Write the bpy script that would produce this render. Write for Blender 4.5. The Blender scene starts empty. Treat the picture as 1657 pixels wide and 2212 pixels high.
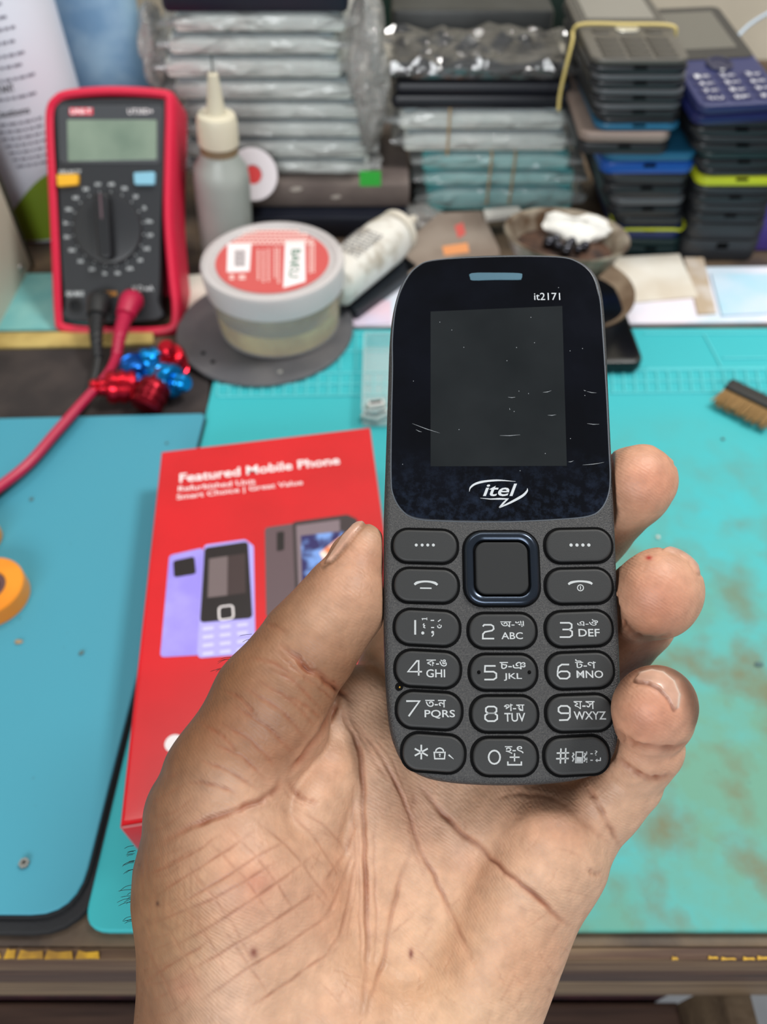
import bpy, bmesh, math, random
import numpy as np
from mathutils import Vector, Matrix, Euler
from mathutils.geometry import tessellate_polygon

C = bpy.context.scene.collection
random.seed(7)
RNG = np.random.default_rng(11)
R = math.radians
FPX = 1661.0            # focal length in pixels of the 1657 x 2212 frame
UC, VC = 828.5, 1106.0
CAMH, PITCH = 0.30, R(50)
CAM = Vector((0, 0, CAMH))
F = Vector((0, math.cos(PITCH), -math.sin(PITCH)))
UP = Vector((0, math.sin(PITCH), math.cos(PITCH)))
RT = Vector((1, 0, 0))


def ray(u, v):
    return F + RT * ((u - UC) / FPX) + UP * ((VC - v) / FPX)


def T(u, v, z=0.0):                       # pixel -> point on the level z
    r = ray(u, v)
    return CAM + r * ((z - CAMH) / r.z)


def Y(u, v, y):                           # pixel -> point on the upright plane at depth y
    r = ray(u, v)
    return CAM + r * (y / r.y)


def PL(u, v, o, n):                       # pixel -> point on a general plane
    r = ray(u, v)
    return CAM + r * ((Vector(o) - CAM).dot(n) / r.dot(n))


# ------------------------------------------------------------------ materials
def lin(c):
    return tuple(((x / 255.0) / 12.92 if x / 255.0 <= 0.04045 else ((x / 255.0 + 0.055) / 1.055) ** 2.4) for x in c) + (1.0,)


MATS = {}


def mat(name, col, rough=0.5, metal=0.0, col2=None, nscale=60, ndet=3, lo=0.4, hi=0.65, bump=0.0, bscale=200,
        alpha=1.0, trans=0.0, ior=1.45, coat=0.0, spec=0.5, emit=0.0, sheen=0.0, rough2=None, sss=0.0):
    if name in MATS:
        return MATS[name]
    m = bpy.data.materials.new(name)
    m.use_nodes = True
    nt = m.node_tree
    b = nt.nodes['Principled BSDF']
    b.inputs['Base Color'].default_value = lin(col)
    b.inputs['Roughness'].default_value = rough
    b.inputs['Metallic'].default_value = metal
    b.inputs['IOR'].default_value = ior
    b.inputs['Alpha'].default_value = alpha
    b.inputs['Transmission Weight'].default_value = trans
    b.inputs['Coat Weight'].default_value = coat
    b.inputs['Coat Roughness'].default_value = 0.08
    b.inputs['Specular IOR Level'].default_value = spec
    if sss:
        b.inputs['Subsurface Weight'].default_value = sss
        b.inputs['Subsurface Scale'].default_value = 0.004
    if col2 is not None or bump or rough2 is not None:
        tc = nt.nodes.new('ShaderNodeTexCoord')
    if col2 is not None or rough2 is not None:
        n = nt.nodes.new('ShaderNodeTexNoise')
        n.inputs['Scale'].default_value = nscale
        n.inputs['Detail'].default_value = ndet
        nt.links.new(tc.outputs['Object'], n.inputs['Vector'])
        mr = nt.nodes.new('ShaderNodeMapRange')
        mr.inputs['From Min'].default_value = lo
        mr.inputs['From Max'].default_value = hi
        nt.links.new(n.outputs['Fac'], mr.inputs['Value'])
        if col2 is not None:
            mx = nt.nodes.new('ShaderNodeMix')
            mx.data_type = 'RGBA'
            mx.inputs['A'].default_value = lin(col)
            mx.inputs['B'].default_value = lin(col2)
            nt.links.new(mr.outputs['Result'], mx.inputs['Factor'])
            nt.links.new(mx.outputs['Result'], b.inputs['Base Color'])
        if rough2 is not None:
            mf = nt.nodes.new('ShaderNodeMix')
            mf.inputs['A'].default_value = rough
            mf.inputs['B'].default_value = rough2
            nt.links.new(mr.outputs['Result'], mf.inputs['Factor'])
            nt.links.new(mf.outputs['Result'], b.inputs['Roughness'])
    if bump:
        n2 = nt.nodes.new('ShaderNodeTexNoise')
        n2.inputs['Scale'].default_value = bscale
        n2.inputs['Detail'].default_value = 3
        nt.links.new(tc.outputs['Object'], n2.inputs['Vector'])
        bp = nt.nodes.new('ShaderNodeBump')
        bp.inputs['Strength'].default_value = bump
        bp.inputs['Distance'].default_value = 0.001
        nt.links.new(n2.outputs['Fac'], bp.inputs['Height'])
        nt.links.new(bp.outputs['Normal'], b.inputs['Normal'])
    MATS[name] = m
    return m


def film(name, col=(235, 240, 240), a=0.25, rough=0.12, bscale=90, bump=1.0, dist=0.006, ior=1.5):
    """clear plastic wrap: mostly see-through with glossy crinkles"""
    if name in MATS:
        return MATS[name]
    m = bpy.data.materials.new(name)
    m.use_nodes = True
    nt = m.node_tree
    b = nt.nodes['Principled BSDF']
    b.inputs['Base Color'].default_value = lin(col)
    b.inputs['Roughness'].default_value = rough
    b.inputs['Specular IOR Level'].default_value = 0.9
    tr = nt.nodes.new('ShaderNodeBsdfTransparent')
    mx = nt.nodes.new('ShaderNodeMixShader')
    fr = nt.nodes.new('ShaderNodeFresnel')
    fr.inputs['IOR'].default_value = ior
    tc = nt.nodes.new('ShaderNodeTexCoord')
    n2 = nt.nodes.new('ShaderNodeTexNoise')
    n2.inputs['Scale'].default_value = bscale
    n2.inputs['Detail'].default_value = 2
    n2.inputs['Distortion'].default_value = 1.5
    nt.links.new(tc.outputs['Object'], n2.inputs['Vector'])
    bp = nt.nodes.new('ShaderNodeBump')
    bp.inputs['Strength'].default_value = bump
    bp.inputs['Distance'].default_value = dist
    nt.links.new(n2.outputs['Fac'], bp.inputs['Height'])
    nt.links.new(bp.outputs['Normal'], b.inputs['Normal'])
    nt.links.new(bp.outputs['Normal'], fr.inputs['Normal'])
    gl = nt.nodes.new('ShaderNodeBsdfGlossy')
    gl.inputs['Roughness'].default_value = rough
    nt.links.new(bp.outputs['Normal'], gl.inputs['Normal'])
    m1 = nt.nodes.new('ShaderNodeMixShader')
    nt.links.new(fr.outputs['Fac'], m1.inputs['Fac'])
    nt.links.new(tr.outputs['BSDF'], m1.inputs[1])
    nt.links.new(gl.outputs['BSDF'], m1.inputs[2])
    mx.inputs['Fac'].default_value = a
    nt.links.new(m1.outputs['Shader'], mx.inputs[1])
    nt.links.new(b.outputs['BSDF'], mx.inputs[2])
    nt.links.new(mx.outputs['Shader'], nt.nodes['Material Output'].inputs['Surface'])
    MATS[name] = m
    return m


# ------------------------------------------------------------------ objects
def tag(o, label=None, cat=None, group=None, kind=None):
    if label: o['label'] = label
    if cat: o['category'] = cat
    if group: o['group'] = group
    if kind: o['kind'] = kind
    return o


def empty(name, loc, rot=None, label=None, cat=None, group=None, M=None):
    o = bpy.data.objects.new(name, None)
    C.objects.link(o)
    o.empty_display_size = 0.01
    if M is not None:
        o.matrix_world = M
    else:
        o.matrix_world = Matrix.Translation(Vector(loc)) @ (Euler(rot).to_matrix().to_4x4() if rot else Matrix.Identity(4))
    tag(o, label, cat, group)
    return o


def frame(o, x, y):
    """matrix with origin o, axis x, y made perpendicular, z = x cross y"""
    x = Vector(x).normalized()
    y = Vector(y)
    z = x.cross(y).normalized()
    y = z.cross(x)
    M = Matrix((x, y, z)).transposed().to_4x4()
    M.translation = Vector(o)
    return M


def offset_poly(pts, d):
    """move a CCW outline inwards by d (mitred)"""
    P = np.asarray(pts, float)
    a = P - np.roll(P, 1, 0)
    b = np.roll(P, -1, 0) - P
    a /= np.linalg.norm(a, axis=1)[:, None] + 1e-12
    b /= np.linalg.norm(b, axis=1)[:, None] + 1e-12
    na = np.stack([-a[:, 1], a[:, 0]], 1)
    nb = np.stack([-b[:, 1], b[:, 0]], 1)
    n = na + nb
    n /= np.linalg.norm(n, axis=1)[:, None] + 1e-12
    c = np.clip((n * na).sum(1), 0.5, 1)
    return P + n * (d / c)[:, None]


def ccw(pts):
    P = np.asarray(pts, float)
    A = (P[:, 0] * np.roll(P[:, 1], -1) - np.roll(P[:, 0], -1) * P[:, 1]).sum()
    return P if A > 0 else P[::-1].copy()


def rrect(w, h, r, n=5, cx=0, cy=0, rot=0.0):
    r = min(r, w / 2 - 1e-6, h / 2 - 1e-6)
    out = []
    for sx, sy, a0 in ((1, 1, 0), (-1, 1, 90), (-1, -1, 180), (1, -1, 270)):
        for k in range(n + 1):
            a = R(a0 + 90 * k / n)
            out.append((sx * (w / 2 - r) + r * math.cos(a), sy * (h / 2 - r) + r * math.sin(a)))
    c, s = math.cos(rot), math.sin(rot)
    return [(cx + x * c - y * s, cy + x * s + y * c) for x, y in out]


def smooth_closed(pts, n=6):
    P = np.asarray(pts, float)
    N = len(P)
    out = []
    for i in range(N):
        p0, p1, p2, p3 = P[i - 1], P[i], P[(i + 1) % N], P[(i + 2) % N]
        for k in range(n):
            t = k / n
            out.append(0.5 * ((2 * p1) + (-p0 + p2) * t + (2 * p0 - 5 * p1 + 4 * p2 - p3) * t * t + (-p0 + 3 * p1 - 3 * p2 + p3) * t ** 3))
    return np.array(out)


def smooth_open(pts, n=6):
    P = [np.asarray(p, float) for p in pts]
    Q = [2 * P[0] - P[1]] + P + [2 * P[-1] - P[-2]]
    out = []
    for i in range(1, len(Q) - 2):
        p0, p1, p2, p3 = Q[i - 1], Q[i], Q[i + 1], Q[i + 2]
        for k in range(n):
            t = k / n
            out.append(0.5 * ((2 * p1) + (-p0 + p2) * t + (2 * p0 - 5 * p1 + 4 * p2 - p3) * t * t + (-p0 + 3 * p1 - 3 * p2 + p3) * t ** 3))
    out.append(P[-1])
    return out


class MB:
    """collects shapes; build() links them as one mesh object"""
    def __init__(s):
        s.v, s.f = [], []

    def add(s, v, f, M=None):
        o = len(s.v)
        if M is not None:
            v = [M @ Vector(p) for p in v]
        s.v.extend([tuple(p) for p in v])
        s.f.extend([tuple(i + o for i in q) for q in f])
        return s

    def loft(s, rings, cap0=True, cap1=True, closed=True, M=None):
        """rings: lists of 3-D points, outward when rings go up and points CCW"""
        n = len(rings[0])
        v = [p for r in rings for p in r]
        f = []
        for i in range(len(rings) - 1):
            for j in range(n if closed else n - 1):
                k = (j + 1) % n
                f.append((i * n + j, i * n + k, (i + 1) * n + k, (i + 1) * n + j))
        if cap0: f.append(tuple(range(n))[::-1])
        if cap1: f.append(tuple((len(rings) - 1) * n + j for j in range(n)))
        return s.add(v, f, M)

    def prism(s, outline, z0, z1, bev=0.0, nb=3, M=None, bev0=None):
        P = ccw(outline)
        b0 = bev if bev0 is None else bev0
        rings = []
        if b0 > 0:
            for k in range(nb + 1):
                a = math.pi / 2 * k / nb
                rings.append((b0 * (1 - math.sin(a)), z0 + b0 * (1 - math.cos(a))))
        else:
            rings.append((0, z0))
        if bev > 0:
            for k in range(nb + 1):
                a = math.pi / 2 * k / nb
                rings.append((bev * (1 - math.cos(a)), z1 - bev * (1 - math.sin(a))))
            rings.append((bev * 1.35, z1))      # keeps the flat top flat under smooth shading
        else:
            rings.append((0, z1))
        if b0 > 0: rings.insert(0, (b0 * 1.35, z0))
        R3 = []
        for i, z in rings:
            Q = offset_poly(P, i) if i > 1e-9 else P
            R3.append([(x, y, z) for x, y in Q])
        return s.loft(R3, M=M)

    def box(s, x0, x1, y0, y1, z0, z1, bev=0.0, r=0.0, M=None, nb=2):
        w, h = x1 - x0, y1 - y0
        if r > 0:
            o = rrect(w, h, r, 5, (x0 + x1) / 2, (y0 + y1) / 2)
        else:
            o = [(x0, y0), (x1, y0), (x1, y1), (x0, y1)]
        return s.prism(o, z0, z1, bev, nb, M)

    def lathe(s, prof, n=32, M=None):
        """prof: list of (r, z); a ring of r=0 closes"""
        rings = [[(r * math.cos(2 * math.pi * k / n), r * math.sin(2 * math.pi * k / n), z) for k in range(n)] for r, z in prof]
        return s.loft(rings, cap0=prof[0][0] > 1e-7, cap1=prof[-1][0] > 1e-7, M=M)

    def tube(s, path, rad, n=8, M=None, caps=True, closed=False):
        P = [Vector(p) for p in path]
        rr = rad if hasattr(rad, '__len__') else [rad] * len(P)
        rings = []
        up = None
        m = len(P)
        for i, p in enumerate(P):
            if closed:
                t = P[(i + 1) % m] - P[i - 1]
            else:
                t = P[min(i + 1, m - 1)] - P[max(i - 1, 0)]
            t.normalize()
            if up is None:
                up = Vector((0, 0, 1)) if abs(t.z) < 0.9 else Vector((1, 0, 0))
            x = up.cross(t)
            if x.length < 1e-6: x = Vector((1, 0, 0)).cross(t)
            x.normalize()
            y = t.cross(x)
            up = y
            rings.append([tuple(p + (x * math.cos(2 * math.pi * k / n) + y * math.sin(2 * math.pi * k / n)) * rr[i]) for k in range(n)])
        if closed:
            rings.append(rings[0])
            caps = False
        return s.loft(rings, caps, caps, M=M)

    def ribbon(s, pts, w, z, closed=False, M=None, th=0.0):
        """flat stroke in the xy plane at height z"""
        P = np.asarray(pts, float)
        m = len(P)
        d = []
        for i in range(m):
            if closed:
                a, b = P[i] - P[i - 1], P[(i + 1) % m] - P[i]
            else:
                a = P[i] - P[i - 1] if i > 0 else P[1] - P[0]
                b = P[i + 1] - P[i] if i < m - 1 else P[i] - P[i - 1]
            a = a / (np.linalg.norm(a) + 1e-12)
            b = b / (np.linalg.norm(b) + 1e-12)
            na, nb_ = np.array([-a[1], a[0]]), np.array([-b[1], b[0]])
            n = na + nb_
            n /= np.linalg.norm(n) + 1e-12
            d.append(n / max(0.6, float(n @ na)))
        ww = w if hasattr(w, '__len__') else [w] * m
        L = [tuple(P[i] + d[i] * ww[i] / 2) + (z,) for i in range(m)]
        Rr = [tuple(P[i] - d[i] * ww[i] / 2) + (z,) for i in range(m)]
        f = []
        for i in range(m if closed else m - 1):
            j = (i + 1) % m
            f.append((m + i, m + j, j, i))
        return s.add(L + Rr, f, M)

    def disc(s, cx, cy, r, z, n=14, M=None):
        v = [(cx + r * math.cos(2 * math.pi * k / n), cy + r * math.sin(2 * math.pi * k / n), z) for k in range(n)]
        return s.add(v, [tuple(range(n))], M)

    def poly(s, pts, z, M=None):
        P = ccw(pts)
        return s.add([(x, y, z) for x, y in P], [tuple(range(len(P)))], M)

    def sphere(s, c, r, n=16, m=10, M=None, sz=1.0):
        prof = [(r * math.sin(math.pi * k / m), -r * math.cos(math.pi * k / m) * sz) for k in range(m + 1)]
        prof[0] = (0, prof[0][1]); prof[-1] = (0, prof[-1][1])
        T_ = Matrix.Translation(Vector(c))
        return s.lathe(prof, n, (M @ T_) if M is not None else T_)

    def build(s, name, m, parent=None, smooth=35, label=None, cat=None, group=None, kind=None, M=None, origin=None):
        me = bpy.data.meshes.new(name)
        v = s.v
        if origin is not None:
            v = [tuple(Vector(p) - Vector(origin)) for p in v]
        me.from_pydata(v, [], s.f)
        bm = bmesh.new()
        bm.from_mesh(me)
        bmesh.ops.remove_doubles(bm, verts=bm.verts, dist=1e-7)
        bm.to_mesh(me)
        bm.free()
        if smooth:
            me.shade_smooth()
            me.set_sharp_from_angle(angle=R(smooth))
        me.materials.append(m)
        o = bpy.data.objects.new(name, me)
        C.objects.link(o)
        if parent is not None:
            o.parent = parent
        if M is not None:
            if parent is not None: o.matrix_basis = M
            else: o.matrix_world = M
        if origin is not None:
            o.location = origin
        tag(o, label, cat, group, kind)
        return o


def text_geo(s, shear=0.0, spacing=1.0, bold=0.0):
    """(verts Nx2, faces, widths) of a string in the built-in font"""
    cu = bpy.data.curves.new('t', 'FONT')
    cu.body = s
    cu.size = 1
    cu.shear = shear
    cu.space_character = spacing
    cu.offset = bold
    cu.resolution_u = 3
    ob = bpy.data.objects.new('t', cu)
    C.objects.link(ob)
    dg = bpy.context.evaluated_depsgraph_get()
    me = bpy.data.meshes.new_from_object(ob.evaluated_get(dg))
    V = np.array([v.co[:2] for v in me.vertices]) if len(me.vertices) else np.zeros((0, 2))
    Fc = [tuple(p.vertices) for p in me.polygons]
    bpy.data.objects.remove(ob)
    bpy.data.curves.remove(cu)
    bpy.data.meshes.remove(me)
    return V, Fc


def text_fit(mb, s, quad, z=0.0, shear=0.0, bold=0.0, warp=None, M=None):
    """write s so that its box fills quad = (x0, y0, x1, y1): left, bottom, right, top"""
    V, Fc = text_geo(s, shear, 1.0, bold)
    if not len(V): return
    lo, hi = V.min(0), V.max(0)
    Q = (V - lo) / np.maximum(hi - lo, 1e-9)
    x = quad[0] + Q[:, 0] * (quad[2] - quad[0])
    y = quad[1] + Q[:, 1] * (quad[3] - quad[1])
    pts = [(a, b, z) for a, b in zip(x, y)]
    if warp is not None:
        pts = [warp(a, b) for a, b in zip(x, y)]
    mb.add(pts, Fc, M)


def copy_tree(o, parent=None):
    c = o.copy()
    C.objects.link(c)
    if parent is not None:
        c.parent = parent
        c.matrix_parent_inverse = o.matrix_parent_inverse.copy()
    for ch in list(o.children):
        copy_tree(ch, c)
    return c
# ------------------------------------------------------------------ the hand that holds the phone
# designed along the lines of sight, in (u, v) of the frame / 10 (about 1 mm at the phone's distance) and depth w in mm
def wph(v):                                  # depth of the phone's front at row v
    return 1.0 / (0.005744 + (v - 800) * 7.4e-7)


PHONE_OUT_PX = [(960, 553), (1080, 546), (1200, 548), (1248, 557), (1285, 583), (1304, 632), (1312, 720), (1318, 850), (1325, 1000), (1330, 1110),
                (1336, 1260), (1341, 1400), (1343, 1500), (1340, 1580), (1330, 1630), (1303, 1666), (1262, 1684), (1184, 1696), (1070, 1699),
                (972, 1693), (912, 1679), (873, 1652), (853, 1616), (840, 1566), (833, 1480), (829, 1380), (828, 1260), (829, 1120), (833, 1000),
                (838, 850), (843, 720), (855, 645), (875, 598), (910, 568)]


def poly_sd(X, Yy, poly):
    """signed distance to a polygon (negative inside), X, Yy arrays"""
    P = np.asarray(poly, float)
    d = np.full(X.shape, 1e9)
    ins = np.zeros(X.shape, bool)
    for i in range(len(P)):
        a, b = P[i - 1], P[i]
        e = b - a
        px, py = X - a[0], Yy - a[1]
        t = np.clip((px * e[0] + py * e[1]) / (e @ e + 1e-12), 0, 1)
        d = np.minimum(d, (px - t * e[0]) ** 2 + (py - t * e[1]) ** 2)
        c = (a[1] > Yy) != (b[1] > Yy)
        xi = a[0] + (Yy - a[1]) * e[0] / (e[1] if abs(e[1]) > 1e-12 else 1e-12)
        ins ^= c & (X < xi)
    d = np.sqrt(d)
    return np.where(ins, -d, d)


def line_d(X, Yy, pts):
    d = np.full(X.shape, 1e9)
    tt = np.zeros(X.shape)
    P = np.asarray(pts, float)
    n = len(P) - 1
    for i in range(n):
        a, e = P[i], P[i + 1] - P[i]
        t = np.clip(((X - a[0]) * e[0] + (Yy - a[1]) * e[1]) / (e @ e + 1e-12), 0, 1)
        q = (X - a[0] - t * e[0]) ** 2 + (Yy - a[1] - t * e[1]) ** 2
        m = q < d
        d = np.where(m, q, d)
        tt = np.where(m, (i + t) / n, tt)
    return np.sqrt(d), tt


HV = 0.62                                   # voxel, mm
gx = np.arange(24.0, 156.0, HV)
gy = np.arange(92.0, 262.0, HV)
gz = np.arange(132.0, 206.0, HV)
GX, GY, GZ = np.meshgrid(gx.astype(np.float32), gy.astype(np.float32), gz.astype(np.float32), indexing='ij')


def rc(a, b, ra, rb, flat=1.0):
    a, b = np.array(a, np.float32), np.array(b, np.float32)
    e = b - a
    px, py, pz = GX - a[0], GY - a[1], GZ - a[2]
    t = np.clip((px * e[0] + py * e[1] + pz * e[2]) / float(e @ e), 0, 1)
    q = (px - t * e[0]) ** 2 + (py - t * e[1]) ** 2 + ((pz - t * e[2]) * flat) ** 2
    return np.sqrt(q) - (ra + t * (rb - ra))


def smin(a, b, k):
    if a is None: return b
    h = np.clip(k - np.abs(a - b), 0, None) / k
    return np.minimum(a, b) - h * h * k * 0.25


def chain(pts, k):
    d = None
    for p, q in zip(pts[:-1], pts[1:]):
        d = smin(d, rc(p[:3], q[:3], p[3], q[3]), k)
    return d


def hand_field():
    palm = None
    for a, b, ra, rb in (
            ((82, 166, 178), (74, 222, 169), 10.5, 12.5),       # metacarpals
            ((96, 170, 180), (84, 226, 170), 11, 13),
            ((109, 172, 180), (93, 228, 170), 11, 13),
            ((120.5, 182, 172.5), (102, 224, 168), 9.8, 12.5),
            ((119.5, 184, 168.5), (119.8, 186.5, 168.3), 12.0, 12.0), ((114.5, 193, 167.5), (98, 229, 166.5), 11.6, 14.0),   # heel of the hand, little finger side
            ((106, 181, 174), (116, 181, 172), 9, 9), ((112, 176, 176), (124.5, 178, 173), 9.6, 8.6),           # pads under the fingers
            ((47.0, 178, 164), (49.2, 193, 163), 16.3, 20.2),   # ball of the thumb
            ((49.2, 193, 163), (50.5, 226, 164), 20.0, 21.0),
            ((61, 191, 166.5), (64, 220, 166), 14.5, 17),
            ((51, 226, 166), (54, 275, 168), 21.0, 23),         # wrist
            ((72, 226, 167), (72, 275, 168), 20, 23),
            ((91, 229, 168), (84, 275, 168), 17.5, 21)):
        palm = smin(palm, rc(a, b, ra, rb), 4.5)
    web = smin(rc((71.5, 158, 176.5), (69.5, 168, 170), 7.5, 8.2), rc((69.5, 168, 170), (65, 178, 165), 8.2, 9.0), 2)
    palm = smin(palm, web, 1.6)
    palm = smin(palm, rc((77, 152, 181), (80, 172, 178), 8.5, 10), 4)
    thumb = chain([(78.4, 117.6, 170, 4.7), (77.3, 120.5, 170, 5.9), (74.2, 129.9, 168, 9.4), (67.2, 138.8, 165, 10.9)], 2.0)
    thumb = smin(thumb, chain([(65.8, 140.8, 165, 10.9), (58.0, 151.5, 163, 12.0), (48.4, 169.2, 162, 12.6)], 2.0), 0.9)
    thumb = smin(thumb, rc((59, 156, 164), (54, 163, 164), 12.3, 12), 3)
    thumb = smin(thumb, rc((48.4, 169.2, 162), (48.4, 188, 163), 12.6, 19.4), 5)
    h = smin(palm, thumb, 1.1)
    idx = chain([(81, 158, 186, 8.6), (92, 128, 195, 8.6), (104, 108, 194, 7.8), (110, 98, 192, 7.0)], 2)
    mid = chain([(97, 168, 184, 9), (112, 134, 195, 8.8), (128, 113.8, 189, 8.6)], 2)
    mid = smin(mid, chain([(128, 113.8, 189, 8.6), (136.8, 105.2, 178, 8.3), (138.9, 103.7, 173.5, 7.8)], 2), 2)
    rng = chain([(110, 170, 183, 9), (122, 150, 192, 8.4), (133.5, 139.5, 184, 7.6), (138.5, 134.5, 179, 7.8)], 2)
    rng = smin(rng, chain([(138.6, 129.9, 173, 8.9), (142.2, 128.4, 167.5, 9.4), (143, 127.6, 166, 9.2)], 2), 0.6)
    pky = chain([(124, 182, 172, 8.6), (131, 174.5, 169, 7.7), (136.0, 169.3, 168, 7.6)], 2)
    pky = smin(pky, chain([(137.8, 165.6, 165.5, 7.5), (140.3, 162.0, 162.5, 7.9)], 1.2), 0.5)
    pky = smin(pky, chain([(141.4, 155.0, 157, 9.1), (141.5, 153.2, 153.5, 9.6)], 1.2), 0.5)
    h = smin(h, smin(rc((116, 172, 179), (129, 167, 178), 9.2, 7.6), rc((129, 167, 178), (133, 160, 178), 7.6, 6.0), 2), 2.5)
    h = smin(h, idx, 3)
    h = smin(h, mid, 3)
    h = smin(h, rng, 2.5)
    h = smin(h, pky, 2.0)
    # the phone takes its own room
    X2, Y2 = np.meshgrid(gx, gy, indexing='ij')
    pd = poly_sd(X2, Y2, np.array(PHONE_OUT_PX) / 10.0)
    fr = np.array([wph(v * 10) for v in gy])[None, :, None]
    slab = np.maximum(fr + 0.1 - GZ, GZ - (fr + 12.6))
    tp = np.interp(GZ - fr, [0, 5.5, 8.2, 10.4, 11.8, 12.6], [0, 0, .35, 1.2, 2.6, 4.6])
    ph = np.maximum(pd[:, :, None] + tp, slab) - 0.2
    hb = np.maximum(h, -ph)
    return hb


def surface_nets(f):
    s = f < 0
    nx, ny, nz = f.shape
    cs = np.zeros((nx - 1, ny - 1, nz - 1), np.uint8)
    for i in (0, 1):
        for j in (0, 1):
            for k in (0, 1):
                cs += s[i:nx - 1 + i, j:ny - 1 + j, k:nz - 1 + k]
    act = (cs > 0) & (cs < 8)
    ids = np.full(act.shape, -1, np.int64)
    I, J, K = np.nonzero(act)
    ids[I, J, K] = np.arange(len(I))
    acc = np.zeros((len(I), 3))
    cnt = np.zeros(len(I))
    corners = [(i, j, k) for i in (0, 1) for j in (0, 1) for k in (0, 1)]
    for a in corners:
        for ax in range(3):
            if a[ax] == 1: continue
            b = list(a); b[ax] = 1
            fa = f[I + a[0], J + a[1], K + a[2]]
            fb = f[I + b[0], J + b[1], K + b[2]]
            m = (fa < 0) != (fb < 0)
            t = np.where(m, fa / np.where(m, fa - fb, 1), 0)
            p = np.array(a, float)[None, :].repeat(len(I), 0)
            p[:, ax] += t
            acc += p * m[:, None]
            cnt += m
    V = acc / cnt[:, None] + np.stack([I, J, K], 1)
    faces = []
    for ax in range(3):
        o1, o2 = (ax + 1) % 3, (ax + 2) % 3
        sl0 = [slice(1, n - 1) for n in f.shape]; sl1 = [slice(1, n - 1) for n in f.shape]
        sl0[ax] = slice(0, f.shape[ax] - 1); sl1[ax] = slice(1, f.shape[ax])
        A, B = s[tuple(sl0)], s[tuple(sl1)]
        for flip, mk in ((False, A & ~B), (True, ~A & B)):
            e = np.stack(np.nonzero(mk), 1)
            if not len(e): continue
            e = e + np.array([0 if q == ax else 1 for q in range(3)])
            q = []
            for da, db in ((0, 0), (1, 0), (1, 1), (0, 1)):
                c = e.copy()
                c[:, o1] -= 1 - da
                c[:, o2] -= 1 - db
                q.append(ids[c[:, 0], c[:, 1], c[:, 2]])
            q = np.stack(q, 1)
            if flip: q = q[:, ::-1]
            faces.append(q)
    return V, np.concatenate(faces)


def uvw_world(P):
    """(u/10, v/10, depth mm) -> world metres"""
    u, v, w = P[:, 0] * 10, P[:, 1] * 10, P[:, 2] / 1000.0
    x = (u - UC) / FPX * w
    y = (VC - v) / FPX * w
    r, up, f = np.array(RT), np.array(UP), np.array(F)
    return np.array(CAM)[None] + x[:, None] * r + y[:, None] * up + w[:, None] * f


# creases: (points px, depth mm, half-width px, colour strength)
CREASES = [
    ([(600, 1388), (636, 1416), (660, 1441), (698, 1466), (735, 1494), (765, 1515)], 1.2, 8, 0.85),
    ([(655, 1425), (690, 1452), (722, 1476), (750, 1496)], 0.5, 5, 0.45),
    ([(560, 1345), (590, 1352), (630, 1370)], 0.2, 5, 0.25),
    ([(560, 1330), (578, 1348), (612, 1358)], 0.2, 5, 0.25),
    ([(614, 1672), (600, 1700), (575, 1722), (530, 1742), (480, 1760), (430, 1778), (385, 1800), (330, 1832)], 0.7, 8, 0.7),
    ([(614, 1676), (640, 1712), (668, 1730), (690, 1738)], 0.35, 7, 0.5),
    ([(726, 1500), (742, 1545), (774, 1606), (783, 1677), (784, 1760), (788, 1853), (793, 1994), (790, 2100), (779, 2212)], 0.8, 6, 0.6),
    ([(742, 1530), (788, 1585), (837, 1655), (880, 1747), (905, 1835), (936, 1888), (964, 1952), (1000, 2030), (1030, 2090)], 0.5, 5.5, 0.55),
    ([(730, 1492), (722, 1530), (692, 1588), (645, 1648), (616, 1676)], 0.9, 8, 0.6),
    ([(895, 1685), (936, 1733), (979, 1782), (1028, 1825), (1091, 1881), (1169, 1945), (1210, 1985), (1245, 2005)], 0.6, 6.5, 0.75),
    ([(898, 1815), (866, 1895), (846, 1980), (830, 2065), (808, 2136), (788, 2212)], 0.4, 5.5, 0.4),
    ([(900, 1700), (888, 1760), (893, 1830)], 0.25, 7, 0.3),
    ([(740, 1520), (800, 1625), (850, 1700)], 0.2, 6, 0.25),
    ([(785, 1780), (760, 1900), (742, 2000), (700, 2080)], 0.3, 5, 0.3),
    ([(782, 1800), (748, 1880), (715, 1960), (660, 2030)], 0.22, 5, 0.25),
    ([(780, 1760), (740, 1850), (690, 1925)], 0.2, 5, 0.25),
    # little finger
    ([(1320, 1570), (1338, 1586), (1360, 1602), (1400, 1614), (1445, 1618), (1490, 1606), (1510, 1598)], 0.9, 7, 0.6),
    ([(1325, 1630), (1350, 1650), (1380, 1672), (1410, 1683), (1438, 1678), (1455, 1670)], 0.9, 7, 0.65),
    ([(1262, 1690), (1275, 1708), (1292, 1740), (1310, 1775), (1330, 1812), (1340, 1835)], 0.55, 6.5, 0.42),
    # ring finger
    ([(1335, 1320), (1345, 1345), (1362, 1366), (1395, 1382), (1435, 1376), (1455, 1368)], 0.7, 7, 0.6),
    # palm side
    ([(1325, 1828), (1290, 1800), (1240, 1760)], 0.2, 6, 0.2),
    ([(1265, 1872), (1285, 1890), (1302, 1884)], 0.5, 6, 0.3),
    ([(1060, 1730), (1110, 1715), (1190, 1722), (1250, 1760)], 0.15, 6, 0.15),
    ([(1175, 2130), (1195, 2143), (1205, 2140)], 0.3, 5, 0.2),
    ([(1180, 2100), (1230, 2110)], 0.1, 4, 0.1),
]
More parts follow.
